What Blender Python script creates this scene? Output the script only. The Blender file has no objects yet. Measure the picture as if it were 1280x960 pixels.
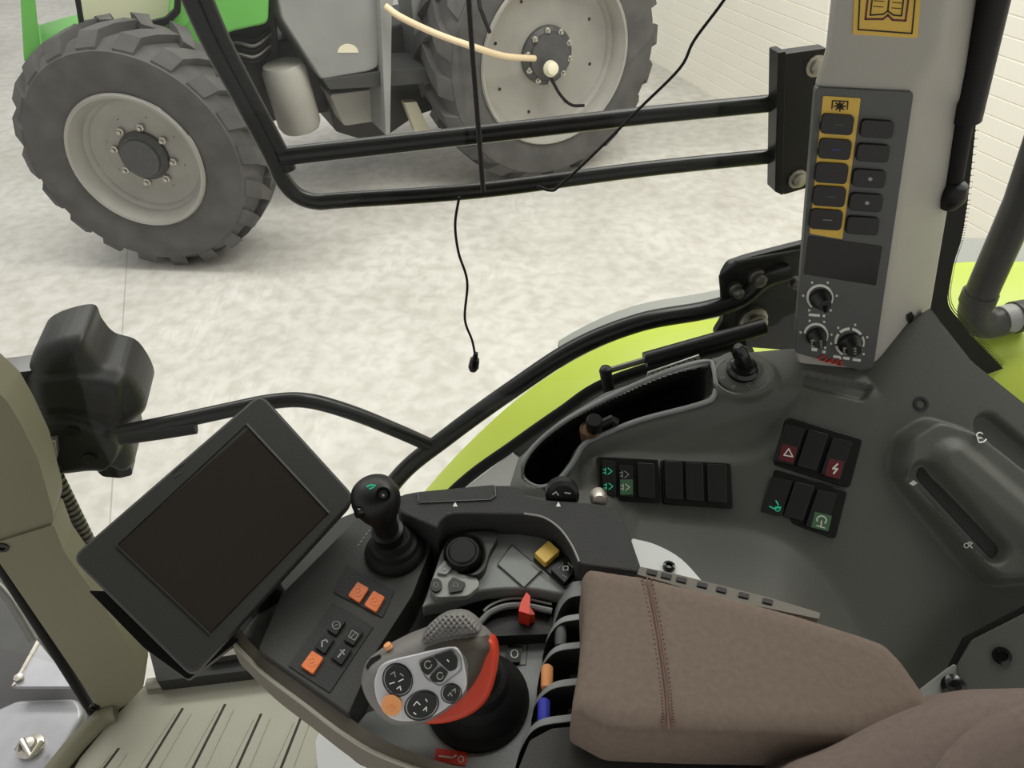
import bpy, bmesh, math, random
import numpy as np
from mathutils import Vector as V, Matrix
random.seed(4)
sc = bpy.context.scene
COL = sc.collection
# ------------------------------------------------------------------ camera
F = 925.0; TH = math.radians(40); CZ = 2.6
CAM = V((0, 0, CZ))
FW = V((0, math.cos(TH), -math.sin(TH))); UP = V((0, math.sin(TH), math.cos(TH))); RT = V((1, 0, 0))
cd = bpy.data.cameras.new('camera'); cam = bpy.data.objects.new('camera', cd); COL.objects.link(cam)
cam.location = CAM; cam.rotation_euler = (math.radians(90) - TH, 0, 0)
cd.sensor_width = 36; cd.lens = 36 * F / 1280; cd.clip_start = 0.02; cd.clip_end = 100
sc.camera = cam

def ray(x, y): return FW + RT * ((x - 640) / F) + UP * ((480 - y) / F)
def P(x, y, t): return CAM + ray(x, y) * t
class Pl:
    """a real plane in the cab or the hall; at() measures where the photo's sight line meets it"""
    def __init__(s, p, n, u=None):
        s.p = V(p); s.n = V(n).normalized()
        u = V(u) if u is not None else V((1, 0, 0))
        s.u = (u - s.n * u.dot(s.n)).normalized(); s.v = s.n.cross(s.u)
    def at(s, x, y, h=0.0):
        r = ray(x, y); q = s.p + s.n * h
        return CAM + r * ((q - CAM).dot(s.n) / r.dot(s.n))
    def uv(s, x, y, h=0.0):
        d = s.at(x, y, h) - s.p; return (d.dot(s.u), d.dot(s.v))
    def w(s, u, v, h=0.0): return s.p + s.u * u + s.v * v + s.n * h
def Pl3(a, b, c):
    n = (b - a).cross(c - a).normalized()
    if n.dot(CAM - a) < 0: n = -n
    return Pl(a, n)
def Hz(z): return Pl((0, 0, CZ + z), (0, 0, 1))
# ------------------------------------------------------------------ materials
def lin(c): return tuple(((v / 255 / 12.92) if v / 255 <= .04045 else ((v / 255 + .055) / 1.055) ** 2.4) for v in c) + (1,)
MT = {}
def mat(name, c, rough=.5, metal=0, var=0.0, vs=8, bump=0.0, bs=400, spec=.5, emis=None, coat=0, det=4):
    m = bpy.data.materials.new(name); m.use_nodes = True; nt = m.node_tree; b = nt.nodes['Principled BSDF']
    b.inputs['Base Color'].default_value = lin(c); b.inputs['Roughness'].default_value = rough
    b.inputs['Metallic'].default_value = metal; b.inputs['Specular IOR Level'].default_value = spec
    b.inputs['Coat Weight'].default_value = coat
    tc = nt.nodes.new('ShaderNodeNewGeometry')
    if var > 0:
        n = nt.nodes.new('ShaderNodeTexNoise'); n.inputs['Scale'].default_value = vs; n.inputs['Detail'].default_value = det
        nt.links.new(tc.outputs['Position'], n.inputs['Vector'])
        mp = nt.nodes.new('ShaderNodeMapRange'); mp.inputs[1].default_value = .3; mp.inputs[2].default_value = .7
        mp.inputs[3].default_value = 1 - var; mp.inputs[4].default_value = 1 + var
        nt.links.new(n.outputs['Fac'], mp.inputs[0])
        mx = nt.nodes.new('ShaderNodeVectorMath'); mx.operation = 'SCALE'
        mx.inputs[0].default_value = lin(c)[:3]; nt.links.new(mp.outputs[0], mx.inputs['Scale'])
        nt.links.new(mx.outputs[0], b.inputs['Base Color'])
    if bump > 0:
        n2 = nt.nodes.new('ShaderNodeTexNoise'); n2.inputs['Scale'].default_value = bs; n2.inputs['Detail'].default_value = 3
        nt.links.new(tc.outputs['Position'], n2.inputs['Vector'])
        bp = nt.nodes.new('ShaderNodeBump'); bp.inputs['Strength'].default_value = bump; bp.inputs['Distance'].default_value = .002
        nt.links.new(n2.outputs['Fac'], bp.inputs['Height']); nt.links.new(bp.outputs[0], b.inputs['Normal'])
    if emis: 
        b.inputs['Emission Color'].default_value = lin(c); b.inputs['Emission Strength'].default_value = emis
    MT[name] = m; return m
mat('console_grey', (78, 79, 73), .5, var=.05, vs=5, bump=.25, bs=900)
mat('console_grey_light', (128, 132, 130), .4, var=.04, bump=.15, bs=700)
mat('tray_black', (30, 30, 29), .6, bump=.3, bs=500)
mat('black_textured', (52, 52, 52), .62, bump=.9, bs=750)
mat('panel_black', (44, 44, 41), .55, bump=.2, bs=900)
mat('gloss_black', (12, 12, 12), .22, spec=.5)
mat('satin_black', (15, 15, 15), .42, spec=.35)
mat('tube_black', (7, 7, 7), .3, spec=.35)
mat('rubber', (16, 16, 16), .65, bump=.2, bs=300, spec=.3)
mat('deck_grey', (124, 128, 125), .42, bump=.1, bs=700)
mat('trim_brown', (96, 90, 78), .5, bump=.15, bs=700)
mat('pillar_grey', (172, 169, 160), .5, var=.03, bump=.25, bs=900)
mat('panel_grey', (84, 86, 84), .5, bump=.1, bs=900)
mat('yellow', (222, 184, 78), .5, var=.04, vs=30)
mat('key_dark', (27, 27, 27), .4)
mat('white_mark', (225, 225, 215), .5)
mat('grey_mark', (150, 150, 145), .5)
mat('red_mark', (205, 60, 45), .5)
mat('dark_red', (96, 24, 34), .45)
mat('green_mark', (40, 185, 140), .5, emis=.25)
mat('green_glow', (70, 110, 75), .5)
mat('orange', (232, 120, 62), .45, var=.08, vs=200)
mat('orange_line', (245, 160, 90), .5)
mat('orange_soft', (240, 165, 105), .45)
mat('red_plastic', (225, 62, 40), .4)
mat('red_side', (200, 60, 32), .4, var=.05)
mat('blue_plastic', (60, 70, 190), .4)
mat('silver', (205, 205, 208), .35, metal=.35, spec=.5)
mat('grip_grey', (120, 118, 114), .5, bump=.2)
mat('grip_olive', (72, 66, 56), .5)
mat('steel', (185, 180, 170), .35, metal=.9, var=.1, vs=60)
mat('steel_dark', (110, 108, 104), .4, metal=.8)
mat('lime', (184, 202, 66), .42, var=.03, vs=4)
mat('fabric', (124, 111, 101), .97, var=.07, vs=160, bump=.5, bs=2600, spec=.05, det=9)
mat('fabric_dark', (122, 109, 102), .97, var=.07, vs=160, bump=.5, bs=2600, spec=.05, det=9)
mat('thread', (120, 85, 78), .9)
mat('beige_trim', (118, 115, 93), .55, var=.03, vs=6, bump=.15, bs=700)
mat('beige_floor', (168, 166, 150), .5, var=.07, vs=9, bump=.12, bs=500)
mat('groove', (50, 46, 38), .8)
mat('pale_grey', (222, 224, 222), .45, var=.03)
mat('tyre', (82, 81, 79), .85, var=.2, vs=7, bump=.5, bs=60)
mat('tyre_worn', (150, 148, 144), .85, var=.15, vs=9, bump=.4, bs=60)
mat('rim_grey', (156, 153, 146), .5, var=.07, vs=6)
mat('hub_dark', (72, 72, 72), .5, var=.15, vs=25)
mat('machine_green', (98, 170, 76), .42, var=.06, vs=5)
mat('machine_grey', (140, 140, 138), .5, var=.10, vs=3)
mat('machine_dark', (54, 54, 52), .6, var=.2, vs=8)
mat('cream', (222, 216, 190), .5)
mat('hose_tan', (222, 200, 165), .6)
mat('screen', (44, 39, 35), .22, spec=.5)
mat('bezel', (40, 41, 38), .48, bump=.15, bs=900)
mat('wall_paint', (238, 234, 222), .45, var=.03, vs=1.5)
mat('skirting', (150, 146, 136), .6, var=.05)
mat('copper', (120, 92, 66), .45, metal=.4)
mat('chassis', (66, 66, 66), .55, var=.15, vs=9)
mat('plate_grey', (165, 166, 170), .35, metal=.4, var=.1, vs=14)
mat('grey_soft', (150, 152, 146), .5)

# concrete floor of the hall
m = bpy.data.materials.new('concrete'); m.use_nodes = True; nt = m.node_tree; b = nt.nodes['Principled BSDF']
def nd(t, **k):
    n = nt.nodes.new(t)
    for a, v in k.items(): setattr(n, a, v)
    return n
g = nd('ShaderNodeNewGeometry')
def noise(scale, det, dist=0, vec=None):
    n = nd('ShaderNodeTexNoise'); n.inputs['Scale'].default_value = scale; n.inputs['Detail'].default_value = det
    n.inputs['Distortion'].default_value = dist; nt.links.new(vec or g.outputs['Position'], n.inputs['Vector']); return n
def ramp(src, stops):
    r = nd('ShaderNodeValToRGB'); nt.links.new(src, r.inputs[0]); e = r.color_ramp.elements
    e[0].position, e[0].color = stops[0][0], stops[0][1]; e[1].position, e[1].color = stops[1][0], stops[1][1]
    for s in stops[2:]: q = e.new(s[0]); q.color = s[1]
    return r
def mixc(a, bb, fac, mode='MIX'):
    x = nd('ShaderNodeMix', data_type='RGBA', blend_type=mode)
    if isinstance(fac, float): x.inputs[0].default_value = fac
    else: nt.links.new(fac, x.inputs[0])
    for i, s in ((6, a), (7, bb)):
        if isinstance(s, tuple): x.inputs[i].default_value = s
        else: nt.links.new(s, x.inputs[i])
    return x.outputs[2]
n1 = noise(.9, 6, .4); r1 = ramp(n1.outputs['Fac'], [(.3, lin((194, 191, 184))), (.72, lin((221, 219, 214)))])
n2 = noise(11, 9, .3); r2 = ramp(n2.outputs['Fac'], [(.34, lin((196, 191, 182))), (.62, (1, 1, 1, 1))])
c1 = mixc(r1.outputs[0], r2.outputs[0], .4, 'MULTIPLY')
mp = nd('ShaderNodeMapping'); mp.inputs['Scale'].default_value = (6, 1.2, 1); mp.inputs['Rotation'].default_value = (0, 0, .6)
nt.links.new(g.outputs['Position'], mp.inputs[0]); n3 = noise(5, 9, .8, mp.outputs[0])
r3 = ramp(n3.outputs['Fac'], [(.52, (0, 0, 0, 1)), (.66, (1, 1, 1, 1))])
msk = noise(.9, 2); rm = ramp(msk.outputs['Fac'], [(.5, (0, 0, 0, 1)), (.62, (1, 1, 1, 1))])
mm = nd('ShaderNodeMath', operation='MULTIPLY'); nt.links.new(r3.outputs[0], mm.inputs[0]); nt.links.new(rm.outputs[0], mm.inputs[1])
mm2 = nd('ShaderNodeMath', operation='MULTIPLY'); nt.links.new(mm.outputs[0], mm2.inputs[0]); mm2.inputs[1].default_value = .35
c2 = mixc(c1, lin((178, 170, 156)), mm2.outputs[0])
dt = nd('ShaderNodeVectorMath', operation='DOT_PRODUCT'); nt.links.new(g.outputs['Position'], dt.inputs[0]); dt.inputs[1].default_value = (.939, .343, 0)
sb = nd('ShaderNodeMath', operation='ADD'); nt.links.new(dt.outputs['Value'], sb.inputs[0]); sb.inputs[1].default_value = .955
ab = nd('ShaderNodeMath', operation='ABSOLUTE'); nt.links.new(sb.outputs[0], ab.inputs[0])
lt = nd('ShaderNodeMath', operation='LESS_THAN'); nt.links.new(ab.outputs[0], lt.inputs[0]); lt.inputs[1].default_value = .004
mm3 = nd('ShaderNodeMath', operation='MULTIPLY'); nt.links.new(lt.outputs[0], mm3.inputs[0]); mm3.inputs[1].default_value = .45
c3 = mixc(c2, lin((120, 115, 105)), mm3.outputs[0])
nt.links.new(c3, b.inputs['Base Color']); b.inputs['Roughness'].default_value = .42
bp = nd('ShaderNodeBump'); bp.inputs['Strength'].default_value = .05; nt.links.new(n2.outputs['Fac'], bp.inputs['Height']); nt.links.new(bp.outputs[0], b.inputs['Normal'])
MT['concrete'] = m
# clear glass: mostly transparent with real reflections
m = bpy.data.materials.new('glass_pane'); m.use_nodes = True; nt = m.node_tree; nt.nodes.clear()
o = nd('ShaderNodeOutputMaterial'); tr = nd('ShaderNodeBsdfTransparent'); gl = nd('ShaderNodeBsdfGlossy'); mx = nd('ShaderNodeMixShader'); fr = nd('ShaderNodeFresnel')
tr.inputs[0].default_value = (.97, .98, .97, 1); gl.inputs['Roughness'].default_value = .02; fr.inputs[0].default_value = 1.35
gb = nd('ShaderNodeNewGeometry'); iv = nd('ShaderNodeMath', operation='SUBTRACT'); iv.inputs[0].default_value = 1; nt.links.new(gb.outputs['Backfacing'], iv.inputs[1])
fm = nd('ShaderNodeMath', operation='MULTIPLY'); nt.links.new(fr.outputs[0], fm.inputs[0]); nt.links.new(iv.outputs[0], fm.inputs[1]); nt.links.new(fm.outputs[0], mx.inputs[0]); nt.links.new(tr.outputs[0], mx.inputs[1]); nt.links.new(gl.outputs[0], mx.inputs[2]); nt.links.new(mx.outputs[0], o.inputs[0])
MT['glass_pane'] = m

# ------------------------------------------------------------------ geometry tools
def rnd(pts, r, seg=4):
    """round the corners of a polygon (r in the polygon's own units)"""
    out = []; n = len(pts)
    for i in range(n):
        a = V(pts[i - 1]); b_ = V(pts[i]); c = V(pts[(i + 1) % n])
        da = (a - b_); dc = (c - b_); k = min(r, da.length * .45, dc.length * .45)
        p0 = b_ + da.normalized() * k; p2 = b_ + dc.normalized() * k
        for j in range(seg + 1):
            t = j / seg; out.append(tuple(p0 * (1 - t) ** 2 + b_ * 2 * t * (1 - t) + p2 * t * t))
    return out
def cr(pts, n=6, closed=False):
    """catmull-rom through points of any dimension"""
    q = [V(p) for p in pts]; out = []; N = len(q)
    rng = range(N) if closed else range(N - 1)
    for i in rng:
        p1 = q[i]; p2 = q[(i + 1) % N]
        p0 = q[i - 1] if (closed or i > 0) else p1 * 2 - p2
        p3 = q[(i + 2) % N] if (closed or i + 2 < N) else p2 * 2 - p1
        for j in range(n):
            t = j / n
            out.append(((p1 * 2) + (p2 - p0) * t + (p0 * 2 - p1 * 5 + p2 * 4 - p3) * t * t + (p1 * 3 - p0 - p2 * 3 + p3) * t ** 3) * .5)
    if not closed: out.append(q[-1])
    return [tuple(p) for p in out]
def rect(cx, cy, w, h, a=0, sk=0):
    a = math.radians(a); ca, sa = math.cos(a), math.sin(a)
    return [(cx + x * ca - y * sa, cy + x * sa + y * ca) for x, y in ((-w / 2, -h / 2), (w / 2, -h / 2), (w / 2 + sk, h / 2), (-w / 2 + sk, h / 2))]
def ell(cx, cy, rx, ry, a=0, n=24, a0=0, a1=360):
    a = math.radians(a); o = []
    full = abs(a1 - a0) >= 360
    for i in range(n if full else n + 1):
        t = math.radians(a0 + (a1 - a0) * i / n); x, y = rx * math.cos(t), ry * math.sin(t)
        o.append((cx + x * math.cos(a) - y * math.sin(a), cy + x * math.sin(a) + y * math.cos(a)))
    return o
WORLD = {}
class MB:
    def __init__(s): s.v = []; s.f = []; s.m = []; s.mats = []; s.sm = []
    def mi(s, name):
        if name not in s.mats: s.mats.append(name)
        return s.mats.index(name)
    def add(s, vs, fs, mt, smooth=True):
        o = len(s.v); s.v += [V(p) for p in vs]; k = s.mi(mt)
        for f in fs: s.f.append([o + i for i in f]); s.m.append(k); s.sm.append(smooth)
        return s
    def prism3(s, top, d, mt, side=None):
        """closed solid: polygon `top` (3D) and its copy shifted by vector d"""
        n = len(top); top = [V(p) for p in top]; bot = [p + d for p in top]
        nn = V((0, 0, 0))
        for i in range(n): nn += top[i].cross(top[(i + 1) % n])
        fl = nn.dot(d) > 0
        a = list(range(n)); bt = list(range(n, 2 * n))
        fs = [a[::-1] if fl else a, bt if fl else bt[::-1]]
        sd = [[i, (i + 1) % n, n + (i + 1) % n, n + i] if fl else [i, n + i, n + (i + 1) % n, (i + 1) % n] for i in range(n)]
        s.add(top + bot, fs, mt, False); o = len(s.v) - 2 * n; k = s.mi(side or mt)
        for f in sd: s.f.append([o + i for i in f]); s.m.append(k); s.sm.append(False)
        return s
    def prism(s, px, pl, h1, h0, mt, side=None, r=0):
        if r: px = rnd(px, r)
        return s.prism3([pl.at(x, y, h1) for x, y in px], pl.n * (h0 - h1), mt, side)
    def ring(s, outer, inner, pl, h1, h0, mt):
        n = len(outer); A = [pl.at(x, y, h1) for x, y in outer]; B = [pl.at(x, y, h1) for x, y in inner]; d = pl.n * (h0 - h1)
        vs = A + B + [p + d for p in A] + [p + d for p in B]; fs = []
        for i in range(n):
            j = (i + 1) % n
            fs += [[i, j, n + j, n + i], [2 * n + i, 3 * n + i, 3 * n + j, 2 * n + j], [i, 2 * n + i, 2 * n + j, j], [n + i, n + j, 3 * n + j, 3 * n + i]]
        return s.add(vs, fs, mt, False)
    def tube(s, pts, r, mt, seg=12, caps=True):
        pts = [V(p) for p in pts]; n = len(pts); vs = []; fs = []
        t = (pts[1] - pts[0]).normalized(); a = t.orthogonal().normalized()
        for i, p in enumerate(pts):
            t = (pts[min(i + 1, n - 1)] - pts[max(i - 1, 0)]).normalized(); a = (a - t * a.dot(t)).normalized(); c = t.cross(a)
            rr = r[i] if isinstance(r, (list, tuple)) else r
            for k in range(seg):
                q = 2 * math.pi * k / seg; vs.append(p + (a * math.cos(q) + c * math.sin(q)) * rr)
        for i in range(n - 1):
            for k in range(seg):
                k2 = (k + 1) % seg; fs.append([i * seg + k, i * seg + k2, (i + 1) * seg + k2, (i + 1) * seg + k])
        if caps: fs += [list(range(seg))[::-1], list(range((n - 1) * seg, n * seg))]
        return s.add(vs, fs, mt)
    def lathe(s, o, ax, prof, mt, seg=32, close=False, sx=1.0, xdir=None, cap=True):
        o = V(o); ax = V(ax).normalized(); a = (V(xdir) if xdir else ax.orthogonal()); a = (a - ax * a.dot(ax)).normalized(); c = ax.cross(a)
        vs = []; fs = []; m_ = len(prof)
        for r, h in prof:
            for k in range(seg):
                q = 2 * math.pi * k / seg; vs.append(o + ax * h + (a * math.cos(q) * sx + c * math.sin(q)) * r)
        R_ = m_ if close else m_ - 1
        for i in range(R_):
            i2 = (i + 1) % m_
            for k in range(seg):
                k2 = (k + 1) % seg; fs.append([i * seg + k, i * seg + k2, i2 * seg + k2, i2 * seg + k])
        if not close:
            if prof[0][0] > 1e-6 and cap: fs.append(list(range(seg))[::-1])
            if prof[-1][0] > 1e-6: fs.append(list(range((m_ - 1) * seg, m_ * seg)))
        return s.add(vs, fs, mt)
    def line(s, px, pl, w, h, mt, closed=False):
        """raised printed line of real width w on a plane"""
        q = [pl.at(x, y, h) for x, y in px]
        if closed: q.append(q[0])
        for a, b_ in zip(q[:-1], q[1:]):
            t = (b_ - a); 
            if t.length < 1e-6: continue
            t = t.normalized(); c = pl.n.cross(t) * (w / 2); e = t * (w * .3)
            s.prism3([a - c - e, b_ - c + e, b_ + c + e, a + c - e], -pl.n * .0006, mt)
        return s
    def text(s, txt, c, xdir, n, size, mt, ext=.0003):
        cu = bpy.data.curves.new('t', 'FONT'); cu.body = txt; cu.size = size; cu.align_x = 'CENTER'; cu.align_y = 'CENTER'; cu.extrude = ext
        ob = bpy.data.objects.new('t', cu); COL.objects.link(ob)
        me = bpy.data.meshes.new_from_object(ob.evaluated_get(bpy.context.evaluated_depsgraph_get()))
        n = V(n).normalized(); x = V(xdir); x = (x - n * x.dot(n)).normalized(); y = n.cross(x)
        s.add([V(c) + x * v.co.x + y * v.co.y + n * v.co.z for v in me.vertices], [list(p.vertices) for p in me.polygons], mt, False)
        bpy.data.objects.remove(ob); bpy.data.meshes.remove(me); return s
    def build(s, name, parent=None, bevel=0, seg=2, sharp=38, sub=0):
        me = bpy.data.meshes.new(name); 
        lo = [min(v[i] for v in s.v) for i in range(3)]; hi = [max(v[i] for v in s.v) for i in range(3)]
        org = V([(lo[0] + hi[0]) / 2, (lo[1] + hi[1]) / 2, lo[2]])
        me.from_pydata([v - org for v in s.v], [], s.f); 
        for n_ in s.mats: me.materials.append(MT[n_])
        me.polygons.foreach_set('material_index', s.m)
        me.validate()
        bm = bmesh.new(); bm.from_mesh(me); bmesh.ops.recalc_face_normals(bm, faces=bm.faces); bm.to_mesh(me); bm.free()
        me.polygons.foreach_set('use_smooth', [True] * len(me.polygons))
        ob = bpy.data.objects.new(name, me); COL.objects.link(ob)
        WORLD[ob.name] = org
        if parent is not None: ob.parent = parent; ob.location = org - WORLD[parent.name]
        else: ob.location = org
        if bevel:
            b_ = ob.modifiers.new('bevel', 'BEVEL'); b_.width = bevel; b_.segments = seg; b_.limit_method = 'ANGLE'; b_.angle_limit = math.radians(35); b_.harden_normals = True
        else: me.set_sharp_from_angle(angle=math.radians(sharp))
        return ob
def thing(name, label, cat, loc, group=None):
    o = bpy.data.objects.new(name, None); COL.objects.link(o); o.location = loc; o.empty_display_size = .05
    WORLD[o.name] = V(loc); o['label'] = label; o['category'] = cat
    if group: o['group'] = group
    return o
def tag(o, label, cat, group=None):
    o['label'] = label; o['category'] = cat
    if group: o['group'] = group
    return o
def struct(o): o['kind'] = 'structure'; return o

# ---- moulded surfaces: a height field above a plane, sculpted by outlines
def sdf(poly, U, W):
    d2 = np.full(U.shape, 1e9); ins = np.zeros(U.shape, bool); n = len(poly)
    for i in range(n):
        x0, y0 = poly[i]; x1, y1 = poly[(i + 1) % n]; dx, dy = x1 - x0, y1 - y0; L = dx * dx + dy * dy + 1e-18
        t = np.clip(((U - x0) * dx + (W - y0) * dy) / L, 0, 1)
        d2 = np.minimum(d2, (U - x0 - t * dx) ** 2 + (W - y0 - t * dy) ** 2)
        c = ((y0 > W) != (y1 > W)); 
        if abs(dy) > 1e-12: ins ^= c & (U < dx * (W - y0) / dy + x0)
    d = np.sqrt(d2); return np.where(ins, d, -d)
def sstep(x): x = np.clip(x, 0, 1); return x * x * (3 - 2 * x)
def hf(name, pl, outline, res, layers, mt, parent=None, drop=.03, dw=.006, oh=0.0, fn=None, mats=(), round_w=0, round_h=0):
    poly = [pl.uv(x, y, oh) for x, y in outline]
    us = [p[0] for p in poly]; vs = [p[1] for p in poly]
    U, W = np.meshgrid(np.arange(min(us) - dw - res * 2, max(us) + dw + res * 2, res), np.arange(min(vs) - dw - res * 2, max(vs) + dw + res * 2, res))
    so = sdf(poly, U, W); H = np.zeros(U.shape)
    for L in layers:
        k = L[0]
        if k == 'step': q = [pl.uv(x, y, L[4] if len(L) > 4 else 0) for x, y in L[1]]; H += L[2] * sstep(sdf(q, U, W) / L[3] + .5)
        elif k == 'ramp': q = [pl.uv(x, y) for x, y in L[1]]; d = sdf(q, U, W); e = L[4]; d = np.minimum((d + np.sqrt(d * d + e * e)) / 2, L[3]); H += L[2] * d
        elif k == 'dome': q = [pl.uv(x, y, L[4] if len(L) > 4 else 0) for x, y in L[1]]; d = np.clip(sdf(q, U, W) / L[3], 0, 1); H += L[2] * np.sqrt(1 - (1 - d) ** 2)
    if fn: H += fn(U, W)
    if round_w: d = np.clip(so / round_w, 0, 1); H -= round_h * (1 - np.sqrt(1 - (1 - d) ** 2))
    gv, gu = np.gradient(so, res); gl = np.hypot(gu, gv) + 1e-9
    out = so < 0; U = np.where(out, U - so * gu / gl, U); W = np.where(out, W - so * gv / gl, W)
    keep = so > -res * 1.45
    ring = out & keep
    nb = np.zeros(out.shape, bool); ins = ~out
    nb[1:, :] |= ins[:-1, :]; nb[:-1, :] |= ins[1:, :]; nb[:, 1:] |= ins[:, :-1]; nb[:, :-1] |= ins[:, 1:]
    nb[1:, 1:] |= ins[:-1, :-1]; nb[:-1, :-1] |= ins[1:, 1:]; nb[1:, :-1] |= ins[:-1, 1:]; nb[:-1, 1:] |= ins[1:, :-1]
    keep = ins | (out & nb); H = np.where(out, H - 0 * drop, H)
    idx = np.full(U.shape, -1); yy, xx = np.nonzero(keep); idx[yy, xx] = np.arange(len(yy))
    mb = MB(); O = np.array(pl.p) ; pts = O + U[keep][:, None] * np.array(pl.u) + W[keep][:, None] * np.array(pl.v) + H[keep][:, None] * np.array(pl.n)
    a, b_, c, d_ = idx[:-1, :-1], idx[:-1, 1:], idx[1:, 1:], idx[1:, :-1]
    ok = (a >= 0) & (b_ >= 0) & (c >= 0) & (d_ >= 0)
    fs = np.stack([a[ok], b_[ok], c[ok], d_[ok]], 1)
    nf0 = len(fs); ec = {}
    for f in fs.tolist():
        for i in range(4):
            e = (f[i], f[(i + 1) % 4]); r_ = (e[1], e[0])
            if r_ in ec: del ec[r_]
            else: ec[e] = 1
    new = {}; ex = []; fl = fs.tolist(); dn = np.array(pl.n) * drop
    for a_, b2 in ec:
        for q in (a_, b2):
            if q not in new: new[q] = len(pts) + len(ex); ex.append(pts[q] - dn)
        fl.append([b2, a_, new[a_], new[b2]])
    pts = np.vstack([pts, np.array(ex)])
    me = bpy.data.meshes.new(name); org = V((float(pts[:, 0].mean()), float(pts[:, 1].mean()), float(pts[:, 2].min())))
    me.from_pydata((pts - np.array(org)).tolist(), [], fl)
    me.materials.append(MT[mt]); me.polygons.foreach_set('use_smooth', [True] * len(me.polygons))
    if mats:
        mi = np.zeros(len(fs), int); cu = (U[:-1, :-1] + res / 2)[ok]; cv = (W[:-1, :-1] + res / 2)[ok]
        for i, (px, mn, h) in enumerate(mats):
            me.materials.append(MT[mn]); q = [pl.uv(x, y, h) for x, y in px]; mi[sdf(q, cu, cv) > 0] = i + 1
        me.polygons.foreach_set('material_index', mi.tolist() + [0] * (len(fl) - nf0))
    me.set_sharp_from_angle(angle=math.radians(55))
    ob = bpy.data.objects.new(name, me); COL.objects.link(ob); WORLD[ob.name] = org
    if parent is not None: ob.parent = parent; ob.location = org - WORLD[parent.name]
    else: ob.location = org
    return ob

# ================================================================== THE HALL
mb = MB(); mb.prism3([V((-14, -6, 0)), V((12, -6, 0)), V((12, 22, 0)), V((-14, 22, 0))], V((0, 0, -.1)), 'concrete'); struct(mb.build('floor'))
w0 = V((1.73, 8.5, 0)); wd = V((.37, -.93, 0)).normalized(); wn = V((-wd.y, wd.x, 0)); wn = wn if wn.dot(V((-1, -1, 0))) > 0 else -wn
prof = []; z = .0
while z < 4.2:
    prof += [(0, z), (0, z + .103), (-.006, z + .108), (-.006, z + .112)]; z += .117
vs = []; fs = []
for s_ in (-9, 9):
    for d, z in prof: vs.append(w0 + wd * s_ + wn * d + V((0, 0, z)))
n = len(prof)
vs += [v - wn * .08 for v in vs]
for i in range(n - 1): fs += [[i, i + 1, n + i + 1, n + i], [2 * n + i, 3 * n + i, 3 * n + i + 1, 2 * n + i + 1]]
fs += [[0, n, 3 * n, 2 * n], [n - 1, 3 * n - 1, 4 * n - 1, 2 * n - 1]]
mb = MB(); mb.add(vs, fs, 'wall_paint', False); struct(mb.build('wall_back', sharp=5))

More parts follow.
